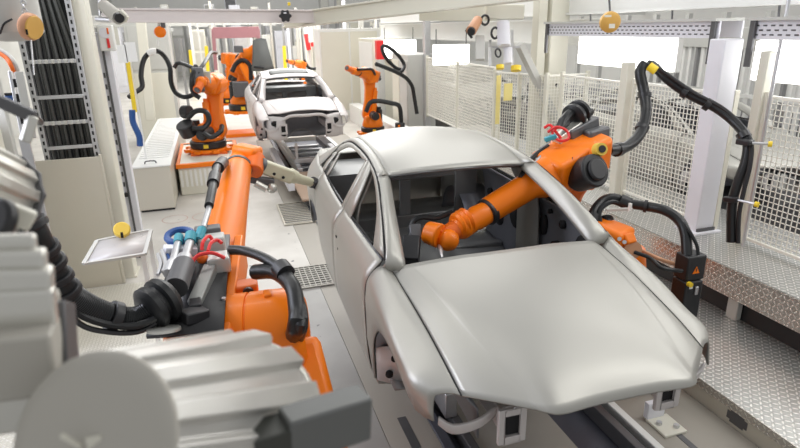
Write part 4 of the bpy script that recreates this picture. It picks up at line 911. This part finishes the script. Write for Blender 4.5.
# black corrugated hose
t = thing('supply_hose', 'thick black segmented hose hanging from the left edge to the near orange robot', 'hose', (-0.721, 2.721, 1.896))
hp = [(-0.798, 2.601, 2.263), (-0.778, 2.613, 2.161), (-0.767, 2.667, 2.012), (-0.744, 2.713, 1.854), (-0.700, 2.772, 1.748), (-0.611, 2.820, 1.650), (-0.512, 2.859, 1.596), (-0.412, 2.895, 1.628)]
part(t, 'main_tube', MB().tube(hp, .052, 14), M_RUB)
part(t, 'thin_lead', MB().tube([(-0.764, 2.700, 1.863), (-0.720, 2.728, 1.731), (-0.630, 2.757, 1.643), (-0.505, 2.787, 1.588), (-0.412, 2.827, 1.594)], .020, 8), M_RUB)
part(t, 'thin_lead', MB().tube([(-0.782, 2.713, 1.820), (-0.723, 2.729, 1.669), (-0.621, 2.758, 1.592), (-0.498, 2.794, 1.550), (-0.407, 2.838, 1.566)], .014, 8), M_BLK)
P_ = cr(hp, 80)
for i in (3, 14, 21, 28, 35): part(t, 'cuff', MB().cyl(P_[i], P_[i+3], .066, .068, 18), M_BLK, bevel=.006)
part(t, 'strap', MB().cyl(P_[59], P_[63], .074, n=18), M_BLK, bevel=.005)
rb = MB()
for i in range(38, 79):
    if not 58 < i < 64: rb.torus(P_[i], P_[min(79, i+1)]-P_[i-1], .052, .007, 18, 6)
part(t, 'corrugation', rb, M_RUB, kind='stuff')
part(t, 'braided_sleeve', MB().cyl((-0.812, 2.533, 2.218), (-0.800, 2.586, 2.129), .03, n=10), M_STEEL)

# ------------------------------------------------------------------ right side: fences, columns, lamps, hoses
def fence(label, A, B, z0, z1, post_a=True, post_b=True, pitch=.055, wire=.0078, mid=0, group='welded mesh fence panels'):
    A, B = V((*A, 0)), V((*B, 0)); L = (B-A).length; d = (B-A)/L
    t = thing('fence_panel', label, 'fence', (A+B)/2+V((0,0,z0)), group)
    for e, f in ((A, post_a), (B, post_b)):
        if f: part(t, 'post', MB().bar(e+V((0,0,z0)), e+V((0,0,z1+.03)), .06, .06, d), M_CREAM, bevel=.006)
    for z in (z0+.06, z1-.02): part(t, 'frame_rail', MB().bar(A+V((0,0,z)), B+V((0,0,z)), .035, .03, (0,0,1)), M_MESH, bevel=.004)
    if mid:
        for k in range(1, mid+1):
            q = A.lerp(B, k/(mid+1)); part(t, 'frame_stile', MB().bar(q+V((0,0,z0+.05)), q+V((0,0,z1)), .06, .035, d), M_CREAM, bevel=.004)
    w = MB(); n = int(L/pitch)
    for k in range(1, n): q = A+d*(L*k/n); w.bar(q+V((0,0,z0+.06)), q+V((0,0,z1-.02)), wire, wire, d)
    m = int((z1-z0-.08)/pitch)
    for k in range(1, m): z = z0+.06+(z1-z0-.08)*k/m; w.bar(A+V((0,0,z)), B+V((0,0,z)), wire, wire, (0,0,1))
    w.build('wire_mesh', M_MESH, t, smooth=False, kind='stuff')
    return t
fence('mesh fence panel between the cool white duct and the big cream column post', (5.16, 4.78), (5.16, 6.35), .70, 2.22)
fence('mesh fence panel right of the cool white duct at the right edge', (5.16, 2.6), (5.16, 4.40), .70, 2.24)
fence('mesh fence panel between the round cream post and the big square column', (5.16, 6.48), (5.16, 8.0), .70, 2.20)
fence('mesh fence panel with yellow tag facing the pale car body', (4.78, 9.55), (5.12, 8.38), .70, 2.16, mid=1)
fence('short mesh fence panel turned right beside the slanted brace', (5.14, 8.36), (5.9, 8.42), .70, 2.16, False, True)
fence('mesh fence panel furthest back behind the bright lamp', (5.2, 14.2), (5.0, 9.8), .70, 2.20, mid=1, pitch=.06, wire=.012)
t = thing('safety_sign', 'small yellow tag on the mesh fence panel', 'tag', (4.359, 8.250, 1.939))
part(t, 'plate', MB().box((4.287, 8.112, 1.956), (.14, .012, .26)), M_PALEY)
part(t, 'strap', MB().box((4.196, 8.259, 1.825), (.07, .012, .75)), M_PALEY)
def column(label, p, w, d, z0, z1, m, name='column', cat='column', foot=True):
    t = thing(name, label, cat, (p[0], p[1], z0))
    part(t, 'shaft', MB().b2((p[0]-w/2, p[1]-d/2, z0), (p[0]+w/2, p[1]+d/2, z1)), m, bevel=.012)
    if foot: part(t, 'foot_plate', MB().b2((p[0]-w/2-.06, p[1]-d/2-.06, z0), (p[0]+w/2+.06, p[1]+d/2+.06, z0+.025)), m, bevel=.004)
    return t
c = column('big cream square column behind the robot reaching into the grey car', (5.50, 8.9), .34, .4, .70, 4.2, M_CREAM)
part(c, 'side_channel', MB().b2((5.12, 8.75, .70), (5.28, 8.95, 4.2)), M_CREAM, bevel=.01)
part(c, 'bolt_hole', MB().cyl((5.50, 8.695, 1.95), (5.50, 8.69, 1.95), .03, n=12), M_HOLE)
t = thing('brace', 'slanted cream steel brace leaning against the big cream column', 'brace', (5.947, 9.200, 1.176))
part(t, 'beam', MB().bar((4.694, 8.580, 2.639), (5.686, 8.580, 1.027), .17, .10), M_GREY, bevel=.01)
part(t, 'lower_bracket', MB().bar((5.550, 8.580, 1.244), (5.735, 8.580, 0.918), .22, .12), M_GREY, bevel=.01)
c = column('tall cool white cable duct standing on the raised tread platform', (5.02, 4.86), .24, .20, .70, 2.76, M_LAV, 'cable_duct', 'duct')
part(c, 'dark_foot', MB().b2((4.9, 4.74, .70), (5.14, 4.76, .76)), M_DGREY)
column('round cream fence post left of the hanging black hose', (5.10, 6.42), .13, .13, .70, 2.45, M_CREAM, 'post', 'post', False)
column('slim cream post right of the cool white duct carrying the black hose', (5.14, 4.46), .10, .10, .70, 2.65, M_CREAM, 'post', 'post', False)
o = MB().cyl((5.08, 4.3, .70), (5.08, 4.3, 3.3), .018, n=10).build('conduit_pipe', M_STEEL, base=(5.08,4.3,.70)); tag(o, 'thin steel conduit rising behind the cool white duct', 'pipe')
# lamps
def lamp(label, C, ln, h, dirv, tilt=.0, m=M_LAMP, pw=0):
    t = thing('panel_lamp', label, 'lamp', C, 'bright panel lamps')
    d = V((*dirv, 0)).normalized(); nrm = V((-d.y, d.x, 0)); C = V(C)
    if nrm.x > 0: nrm = -nrm
    u = (V((0,0,1))*math.cos(tilt)+nrm*math.sin(tilt)); f = d.cross(u); f = f if f.dot(nrm) > 0 else -f
    R = Matrix((d, f, u)).transposed()
    part(t, 'diffuser', MB().box(C+f*.03, (ln, .05, h), R), m, bevel=.01)
    part(t, 'housing', MB().box(C-f*.04, (ln+.04, .08, h+.04), R), M_WHITE, bevel=.01)
    for s in (-1, 1): part(t, 'hanger', MB().cyl(C+d*s*ln*.42+u*h*.5-f*.04, C+d*s*ln*.42+V((0,0,h*.5+.35)), .012, n=8), M_DGREY)
lamp('long bright panel lamp hanging above the hose beside the big column', (5.62, 7.22, 2.53), 2.05, .40, (0, 1))
lamp('bright panel lamp cut off by the right edge above the mesh fence', (5.62, 4.05, 2.52), 1.90, .40, (0, 1))
lamp('bright panel lamp over the furthest mesh fence panel', (5.169, 12.558, 2.305), .8, .42, (1, -.35))
lamp('small bright lamp left of the grey cabinets behind the orange robot', (5.319, 16.938, 2.304), 1.0, .5, (1, -.2), m=M_LAMPF)
lamp('left one of two small distant lamps beside the red frame', (4.957, 30.000, 2.509), .42, .46, (1, 0), m=M_LAMPF)
lamp('right one of two small distant lamps beside the red frame', (5.609, 30.000, 2.494), .5, .46, (1, 0), m=M_LAMPF)
# overhead trays and beams
def tray(label, y0, y1):
    t = thing('cable_tray', label, 'tray', (5.05, (y0+y1)/2, 2.8), 'overhead cable trays')
    part(t, 'side_plate', MB().b2((5.04, y0, 2.76), (5.06, y1, 2.93)), M_LAV, smooth=False)
    part(t, 'top_flange', MB().b2((4.98, y0, 2.93), (5.36, y1, 2.96)), M_GREY, smooth=False)
    part(t, 'far_plate', MB().b2((5.34, y0, 2.76), (5.36, y1, 2.93)), M_LAV, smooth=False)
    n = int((y1-y0)/.085)
    h = MB()
    for r in range(3):
        for k in range(n): h.box((5.038, y0+.05+k*.085+(.04 if r % 2 else 0), 2.80+r*.042), (.004, .042, .014))
    part(t, 'perforation', h, M_DGREY, kind='stuff', smooth=False)
    for y in (y0+.05, y1-.05): part(t, 'hanger', MB().b2((5.0, y-.03, 2.5), (5.03, y+.03, 2.95)), M_DGREY, bevel=.004)
tray('perforated overhead cable tray above the long lamp', 5.0, 8.35)
tray('perforated overhead cable tray at the right edge above the duct', 2.2, 4.62)
def beam(label, p, q, w, h, m=M_WHITE, flange=True):
    t = thing('overhead_beam', label, 'beam', (V(p)+V(q))/2, 'overhead steel beams'); p, q = V(p), V(q); u = V((0,0,1))
    part(t, 'web', MB().bar(p, q, w, h, u), m, bevel=.006)
    if flange:
        for s in (-1, 1): part(t, 'flange', MB().bar(p+u*s*h*.5, q+u*s*h*.5, w*1.5, .03, u), m, bevel=.004)
    return t
beam('pale overhead beam crossing the hall behind the pale car body', (-1.7, 11.5, 3.22), (2.35, 11.5, 3.14), .2, .2, pm('pale_pinkish_beam_paint', (.72, .66, .64), .45, 0, .03))
beam('long diagonal overhead beam running away to the top centre', (1.553, 12.296, 3.085), (4.437, 7.090, 3.398), .22, .24, M_CREAM)
beam('white overhead box beam high above the right fences', (5.75, 4.0, 3.35), (5.75, 20, 3.30), .22, .52, M_WHITE)
beam('lower white box beam behind the bright lamps', (6.3, 8.6, 2.78), (6.3, 22, 2.78), .2, .42, M_WHITE)
beam('cream crossbeam ending at the big cream column', (4.582, 9.164, 3.133), (3.444, 9.748, 3.163), .2, .28, M_CREAM, False)
t = thing('spring_balancer', 'ochre round balancer hanging above the long bright lamp', 'balancer', (3.735, 5.041, 2.944))
part(t, 'drum', MB().rev((3.735, 5.041, 2.944), V((-.3,-1,-.2)), [(-.03,.075),(-.02,.098),(.02,.098),(.03,.085)], 30), M_OCH)
part(t, 'drum_slot', MB().box((3.657, 4.974, 2.999), (.07,.01,.02)), M_CREAM)
part(t, 'name_plate', MB().box((3.682, 4.934, 2.908), (.06,.01,.04)), M_CREAM)
part(t, 'hook', MB().cyl((3.748, 5.074, 3.045), (3.755, 5.121, 3.183), .01, n=8), M_DGREY)
t = thing('handwheel', 'black lobed knob on the rear overhead beam', 'knob', (1.367, 11.200, 3.159))
part(t, 'knob', MB().prism([((.10+.015*math.cos(6*a))*math.cos(a), (.10+.015*math.cos(6*a))*math.sin(a)) for a in [2*PI*k/36 for k in range(36)]], (1.374, 11.250, 3.160), (1,0,0), (0,0,1), (0,-.08,0)), M_BLK, bevel=.01)
part(t, 'cap', MB().box((1.366, 11.150, 3.209), (.05,.02,.02)), M_LAV)
part(t, 'valve', MB().box((1.469, 11.300, 3.365), (.05,.05,.06)), M_YEL, bevel=.01)
# suspended tool group
t = thing('tool_hoist', 'suspended tool unit with copper motor below the overhead beams', 'tool', (4.129, 8.653, 2.862))
part(t, 'cover', MB().bar((4.162, 8.738, 3.127), (4.727, 8.559, 3.115), .25, .22), M_CREAM, bevel=.02)
part(t, 'motor', MB().cyl((3.998, 8.636, 3.011), (3.789, 8.423, 2.854), .075, .08, 18), M_COP, bevel=.01)
part(t, 'motor_cap', MB().cyl((3.805, 8.423, 2.868), (3.770, 8.380, 2.841), .06, n=18), M_BLK)
part(t, 'bracket', MB().bar((3.999, 8.552, 2.776), (3.956, 8.439, 2.426), .14, .10), M_GREY, bevel=.01)
part(t, 'coil', MB().torus((4.101, 8.603, 3.008), (.2,-1,0), .07, .018), M_BLK)
part(t, 'coil', MB().torus((4.225, 8.496, 2.816), (.4,-1,0), .08, .018), M_BLK)
part(t, 'coil', MB().torus((4.234, 8.388, 2.523), (.4,-1,.2), .06, .014), M_BLK)
part(t, 'handle', MB().cyl((3.761, 8.548, 2.869), (3.834, 8.483, 2.752), .02, n=8), M_BLK)
part(t, 'frame', MB().bar((4.186, 8.582, 2.712), (4.139, 8.458, 2.329), .04, .04).bar((4.531, 8.525, 2.853), (4.466, 8.354, 2.322), .04, .04).bar((4.143, 8.558, 2.610), (4.619, 8.407, 2.600), .03, .03), M_STEEL)
part(t, 'cylinder', MB().cyl((4.363, 8.510, 2.974), (4.334, 8.393, 2.623), .10, n=18).cyl((4.439, 8.459, 2.589), (4.410, 8.383, 2.353), .07, n=16), M_LAV, bevel=.01)
part(t, 'yellow_cap', MB().cyl((4.194, 8.229, 2.354), (4.187, 8.210, 2.296), .06, n=14), M_YEL)
part(t, 'yellow_cap', MB().cyl((4.475, 8.243, 2.328), (4.466, 8.220, 2.255), .08, n=14), M_YEL)
# hoses
t = thing('energy_hose', 'black hose dropping from the lamp to the robot elbow', 'hose', (3.893, 4.628, 2.548), 'black cable hoses on the right')
part(t, 'tube', MB().tube([(3.940, 4.729, 2.559), (3.886, 4.720, 2.488), (3.900, 4.650, 2.307), (3.861, 4.545, 2.133), (3.713, 4.416, 1.957), (3.475, 4.295, 1.876), (3.190, 4.169, 1.896)], .050, 10), M_RUB)
for a, b in (((3.908, 4.644, 2.297), (3.904, 4.633, 2.261)), ((3.784, 4.472, 2.018), (3.754, 4.458, 1.984)), ((3.389, 4.264, 1.871), (3.321, 4.231, 1.873))): part(t, 'cuff', MB().cyl(a, b, .062, n=12), M_BLK)
t = thing('energy_hose', 'black hose swinging from the lamp over to the cool white duct and down', 'hose', (4.241, 4.303, 2.250), 'black cable hoses on the right')
part(t, 'tube', MB().tube([(3.968, 4.720, 2.558), (4.020, 4.697, 2.539), (4.094, 4.574, 2.415), (4.237, 4.427, 2.283), (4.372, 4.237, 2.178), (4.445, 4.058, 2.052), (4.436, 3.908, 1.934), (4.407, 3.857, 1.767), (4.359, 3.856, 1.571), (4.326, 3.847, 1.363), (4.320, 3.784, 1.029)], .042, 10), M_RUB)
part(t, 'side_lead', MB().tube([(3.952, 4.677, 2.579), (4.095, 4.526, 2.437), (4.235, 4.381, 2.306), (4.383, 4.180, 2.184), (4.451, 3.998, 2.043), (4.424, 3.854, 1.927), (4.392, 3.795, 1.736), (4.359, 3.781, 1.516), (4.333, 3.764, 1.292), (4.338, 3.726, 1.038)], .020, 8), M_BLK)
for a, b in (((4.194, 4.475, 2.318), (4.220, 4.436, 2.293)), ((4.314, 4.313, 2.218), (4.346, 4.283, 2.192)), ((4.427, 3.963, 1.988), (4.430, 3.926, 1.949))): part(t, 'cuff', MB().cyl(a, b, .058, n=12), M_BLK)
o = MB().cyl((3.830, 4.540, 2.555), (3.871, 4.489, 2.512), .040, n=12).build('cable_grip', M_YEL, base=(3.854, 4.526, 2.537)); tag(o, 'yellow grip at the top of the black hose under the lamp', 'clip')
for lb, u in (('black hose clamp with yellow knob high on the slim cream post', 0), ('black hose clamp with yellow knob lower on the slim cream post', 1)):
    p, q, r = ((V((4.359, 3.929, 1.927)), V((4.387, 3.810, 1.928)), V((4.473, 3.728, 1.928))), (V((4.263, 3.885, 1.415)), V((4.298, 3.770, 1.434)), V((4.350, 3.642, 1.428))))[u]
    t = thing('hose_clamp', lb, 'clamp', p, 'hose clamps on the slim post')
    part(t, 'jaw', MB().bar(p, q, .09, .05) if u == 0 else MB().bar(p, q, .05, .05), M_BLK, bevel=.01)
    part(t, 'screw', MB().cyl(q, r, .012, n=8), M_STEEL)
    part(t, 'knob', MB().cyl(r, r+(r-q).normalized()*.03, .025, n=12), M_YEL)
t = thing('energy_hose', 'black hose arching from the orange robot base to the black connector box', 'hose', (3.057, 3.541, 1.576), 'black cable hoses on the right')
part(t, 'tube', MB().tube([(2.741, 3.684, 1.394), (2.801, 3.759, 1.499), (2.911, 3.804, 1.567), (3.000, 3.785, 1.588), (3.088, 3.743, 1.548), (3.191, 3.652, 1.537), (3.269, 3.516, 1.534), (3.329, 3.423, 1.481), (3.332, 3.338, 1.402), (3.288, 3.240, 1.246)], .040, 10), M_RUB)
part(t, 'side_lead', MB().tube([(2.807, 3.680, 1.438), (2.831, 3.725, 1.523), (2.955, 3.748, 1.570), (3.058, 3.701, 1.529)], .020, 8), M_RUB)
part(t, 'side_lead', MB().tube([(3.334, 3.364, 1.475), (3.331, 3.289, 1.418), (3.354, 3.226, 1.324), (3.353, 3.200, 1.252)], .013, 8), M_RUB)
for a, b in (((3.032, 3.749, 1.578), (3.092, 3.699, 1.551)), ((3.184, 3.644, 1.540), (3.200, 3.628, 1.539)), ((2.792, 3.743, 1.480), (2.758, 3.715, 1.433))): part(t, 'cuff', MB().cyl(a, b, .052, n=12), M_BLK)
part(t, 'bracket', MB().bar((2.864, 3.694, 1.528), (3.063, 3.634, 1.531), .03, .02), M_GREY)
part(t, 'white_tag', MB().box((3.016, 3.604, 1.562), (.02,.02,.06)), M_WHITE)
t = thing('connector_box', 'black connector box with yellow warning triangle on the low tread platform', 'box', (4.0, 4.0, .2))
b0 = V((3.330, 3.241, 1.223))
part(t, 'upper_case', MB().box(b0+V((0,.0,-.06)), (.17, .14, .20)), M_BLK, bevel=.012)
part(t, 'lower_case', MB().b2((b0.x-.085, b0.y-.08, .2), (b0.x+.075, b0.y+.07, b0.z-.165)), M_BLK, bevel=.012)
ny = b0.y-.071
tri = MB().prism([(-.032,-.028),(.032,-.028),(0,.03)], (b0.x-.005, ny, b0.z-.07), (1,0,0), (0,0,1), (0,-.003,0)); tr = part(t, 'warning_triangle', tri, M_ORG)
part(tr, 'flash_mark', MB().prism([(-.004,.014),(.006,.014),(.001,.0),(.006,.0),(-.004,-.018),(-.001,-.004),(-.006,-.004)], (b0.x-.005, ny-.003, b0.z-.07), (1,0,0), (0,0,1), (0,-.002,0)), M_BLK)
part(t, 'white_label', MB().box((b0.x-.04, b0.y-.082, b0.z-.21), (.03,.004,.014)), M_WHITE)
part(t, 'latch', MB().box((b0.x+.015, b0.y-.085, b0.z-.24), (.03,.014,.07)), M_STEEL, bevel=.006)
part(t, 'yellow_plug', MB().cyl((b0.x-.07, b0.y-.08, b0.z-.17), (b0.x-.07, b0.y-.11, b0.z-.17), .02, n=12), M_YEL)
for i, (lb, m) in enumerate((('dark cable lying beside the fender of the grey car', M_RUB), ('copper brown cable lying beside the fender of the grey car', M_COP))):
    pts = [(2.939, 3.410, 1.264), (3.017, 3.321, 1.237), (3.025, 3.196, 1.204), (3.201, 3.181, 1.159)] if i == 0 else [(3.085, 3.515, 1.221), (3.124, 3.387, 1.205), (3.216, 3.345, 1.166), (3.316, 3.302, 1.134)]
    o = MB().tube(pts, .016, 8).build('cable', m, base=pts[1]); tag(o, lb, 'cable')
# car bodies passing behind the fence
pass_car = dup(front_car, (7.05, 5.05, .42), 0, 'pale car body passing behind the mesh fence at the right', 'sedan bodies on the assembly line')
dup(front_car, (7.05, 13.2, .42), 0, 'pale car body behind the furthest mesh fence panel', 'sedan bodies on the assembly line')

# ------------------------------------------------------------------ far hall
def blk(name, label, cat, p, q, m, group=None, extra=()):
    p, q = V(p), V(q); t = thing(name, label, cat, ((p.x+q.x)/2, (p.y+q.y)/2, min(p.z, q.z)), group)
    part(t, 'body', MB().b2(p, q), m, bevel=.01)
    for nm, a, b, mm in extra: part(t, nm, MB().b2(a, b), mm, bevel=.006)
    return t
blk('cabinet', 'grey cabinet with slotted doors behind the orange robot and its cable loop', 'cabinet', (4.75, 14.4, .0), (5.5, 15.8, 2.25), M_GREY, None, (('door', (4.73, 14.45, .3), (4.75, 15.1, 2.1), M_GREY), ('door', (4.73, 15.15, .3), (4.75, 15.75, 2.1), M_CREAM)))
blk('cabinet', 'pale tall cabinet behind the black cable loop', 'cabinet', (4.6, 17.2, 0), (5.6, 19, 2.6), M_CREAM, None, (('door', (4.58, 17.3, .2), (4.6, 18.9, 2.5), M_WHITE),))
blk('cabinet', 'tall white cabinet left of the orange robot beside the pale car', 'cabinet', (3.5, 20, 0), (5.6, 21, 2.9), M_WHITE, None, (('door', (3.55, 19.98, .2), (4.5, 20, 2.8), M_CREAM), ('door', (4.56, 19.98, .2), (5.5, 20, 2.8), M_CREAM)))
blk('ledge', 'low pale ledge running below the cabinets on the right', 'ledge', (4.2, 12.6, 0), (4.55, 19, .55), M_WHITE)
blk('column', 'steel blue grey column beside the furthest mesh fence panel', 'column', (5.15, 14.22, 0), (5.3, 14.4, 3.2), M_STEEL)
blk('cabinet', 'mauve grey machine cabinet under the two distant lamps', 'cabinet', (4.887, 29.000, 0.317), (5.836, 30.000, 2.057), M_ALUD, None)
t = thing('gantry_frame', 'dull mauve gantry frame behind the robots at the back', 'frame', (0.919, 25.000, 1.779))
for a, b in (((0.214, 25.000, 2.977), (0.142, 25.000, 1.420)), ((1.939, 25.000, 2.941), (1.854, 25.000, 1.668))): part(t, 'post', MB().bar(a, b, .14, .14), M_MAUVE, bevel=.01)
part(t, 'top_panel', MB().bar((0.196, 25.000, 2.828), (1.967, 25.000, 2.826), .15, .42), M_MAUVE, bevel=.01)
t = thing('red_frame', 'red steel frame around the distant lamps', 'frame', (5.185, 30.300, 1.387))
part(t, 'post', MB().bar((4.666, 30.300, 2.656), (4.761, 30.300, 1.888), .2, .2), M_RED)
part(t, 'crossbar', MB().bar((4.883, 30.300, 2.173), (5.852, 30.300, 2.195), .2, .25), M_RED)
part(t, 'post', MB().bar((5.142, 30.300, 2.262), (5.107, 30.300, 0.997), .14, .2), M_RED)
blk('post', 'grey post with red top section behind the black cable loop', 'post', (4.52, 16.5, 0), (4.74, 16.7, 2.05), M_GREY, None, (('red_cap', (4.52, 16.5, 2.05), (4.74, 16.7, 2.57), M_RED),))
for (u, v0, v1, y, lb) in ((0,0,0,0,'yellow upright post left of the mauve gantry'), (1,0,0,0,'yellow upright post right of the mauve gantry above the pale car'), (2,0,0,0,'short yellow upright post far left of the robots')):
    a, b = (((-0.136, 27.000, 2.300), (-0.237, 27.000, 1.146)), ((3.148, 27.000, 2.206), (3.098, 27.000, 1.093)), ((-0.861, 29.000, 2.098), (-0.932, 29.000, 1.219)))[u]
    b = (b[0], b[1], 0); o = MB().bar(a, b, .14, .14).build('post', M_YEL, base=b, bevel=.01); tag(o, lb, 'post')
rng = random.Random(11)
FM = [M_WHITE, M_CREAM, M_GREY, M_LAV, M_ALU, M_STEEL]
# rows of cabinets, posts and pipes that fill the end of the hall
M_MID = pm('mid_grey_paint', (.27, .27, .27), .5)
k = 0
wheres = ['far left', 'left', 'centre left', 'centre', 'centre right', 'right']
for row, (yy, zt) in enumerate(((33, 3.6), (38, 4.4), (43, 5.2))):
    for i in range(12):
        x = -4.5+i*1.25+rng.uniform(-.25, .25); wd = rng.uniform(.35, .95); zt2 = zt*rng.uniform(.55, 1.0)
        m = FM[rng.randrange(6)]
        t = thing('cabinet', 'pale equipment cabinet standing at the bright far end of the hall', 'cabinet', (x, yy, 0), 'cabinets at the far end of the hall')
        part(t, 'body', MB().b2((x-wd/2, yy, 0), (x+wd/2, yy+.6, zt2)), m, bevel=.01)
        part(t, 'door', MB().b2((x-wd/2+.06, yy-.03, .3), (x+wd/2-.06, yy, zt2*.62)), FM[rng.randrange(6)], bevel=.01)
        part(t, 'panel', MB().b2((x-wd/2+.06, yy-.03, zt2*.66), (x+wd/2-.06, yy, zt2-.08)), FM[rng.randrange(6)] if rng.random() < .8 else M_DGREY, bevel=.01)
for i in range(44):
    x = -3.4+i*.27+rng.uniform(-.2, .2); yy = rng.uniform(24, 31)
    if 0 < x < 2.6 and yy < 26: continue
    o = MB().bar((x, yy, 0), (x, yy, rng.uniform(2.6, 4.2)), rng.uniform(.05, .14), .1).build('post', FM[rng.randrange(6)] if i % 3 else M_MID, base=(x, yy, 0)); tag(o, 'thin pale upright post among the equipment at the far end', 'post', 'posts at the far end of the hall')
for i in range(10):
    yy = 22+i*2.2; z = rng.uniform(3.2, 3.7)
    o = MB().bar((-6, yy, z), (18, yy, z), .12, rng.uniform(.1, .22)).build('overhead_pipe', FM[rng.randrange(4)], base=(2, yy, z)); tag(o, 'pale overhead pipe crossing the far end of the hall', 'pipe', 'overhead pipes at the far end')
for i in range(5):
    p = V((-2.2+i*1.9, 36.5, 3.0+.2*(i % 2)))
    lamp('small bright lamp among the equipment at the far end', p, .7, .16, (1, 0), m=M_LAMPF)
# machinery behind the right fence
for i in range(14):
    y = 3.2+i*1.15
    o = MB().bar((11.5, y, 0), (11.5, y, 3.1), .12, .12).build('post', M_GREY, base=(11.5, y, 0)); tag(o, 'grey upright post behind the fenced car bodies', 'post', 'posts behind the fenced cars')
blk('machine_wall', 'long dark grey machine bench behind the fenced car bodies', 'machine', (10.2, 2, 0), (11.2, 18, 1.0), M_DGREY)
t = thing('storage_rack', 'pale rack of upright bars under a grey lintel behind the cool white duct', 'rack', (9.4, 8.2, 0))
part(t, 'lintel', MB().b2((9.38, 7.2, 2.42), (9.5, 11.0, 2.80)), M_GREY, bevel=.01)
for k in range(22): part(t, 'upright_bar', MB().b2((9.42, 7.25+k*.17, 0), (9.5, 7.31+k*.17, 2.42)), M_WHITE if k % 3 else M_MID)
part(t, 'mid_rail', MB().b2((9.40, 7.2, 1.55), (9.42, 11.0, 1.62)), M_WHITE)
t = blk('car_stand', 'low grey carrier under the fenced car body at the right', 'carrier', (6.3, 5.6, 0), (7.8, 9.4, .55), M_DGREY)
t = blk('car_stand', 'low grey carrier under the fenced car body further back', 'carrier', (6.3, 13.8, 0), (7.8, 17.6, .55), M_DGREY)
# cable loop of the mid right robot
o = MB().tube([(3.749, 13.800, 2.097), (3.975, 13.900, 2.013), (4.307, 14.000, 1.876), (4.596, 14.100, 1.712), (4.752, 14.100, 1.509), (4.802, 14.100, 1.259), (4.843, 14.000, 0.816)], .05, 8).build('cable', M_RUB, base=(4.307, 14.000, 1.876)); tag(o, 'black cable running from the orange robot down to the ledge', 'cable')
o = MB().tube([(4.579, 14.200, 1.901), (4.371, 14.200, 1.957), (4.118, 14.200, 2.206), (4.023, 14.200, 2.445), (4.126, 14.200, 2.488), (4.379, 14.200, 2.316), (4.582, 14.200, 2.046), (4.494, 14.100, 1.886), (4.337, 14.100, 1.844)], .045, 8).build('cable', M_RUB, base=(4.126, 14.200, 2.488)); tag(o, 'black cable loop standing above the orange robot beside the pale car', 'cable')
o = MB().tube([(3.407, 13.600, 1.005), (3.515, 13.600, 1.213), (3.715, 13.600, 1.249), (4.015, 13.600, 1.185), (4.242, 13.600, 1.100), (4.287, 13.600, 0.805), (4.283, 13.600, 0.609)], .055, 8).build('cable', M_RUB, base=(4.015, 13.600, 1.185)); tag(o, 'black hose from the robot base to the small black socket', 'hose')
t = thing('socket_box', 'small black socket box at the end of the robot base hose', 'box', (4.256, 13.600, 0.561))
part(t, 'case', MB().box((4.257, 13.600, 0.586), (.22,.15,.22)), M_BLK, bevel=.02)
part(t, 'mark', MB().box((4.200, 13.500, 0.630), (.05,.01,.05)), M_ORG)
o = MB().tube([(3.692, 25.000, 1.681), (3.877, 25.000, 1.352), (4.214, 25.000, 1.338), (4.447, 25.000, 1.655), (4.667, 25.000, 1.769), (4.825, 25.000, 1.560), (4.801, 25.000, 1.151)], .06, 8).build('cable', M_RUB, base=(4.214, 25.000, 1.338)); tag(o, 'dark hose sagging beside the distant robot', 'hose')
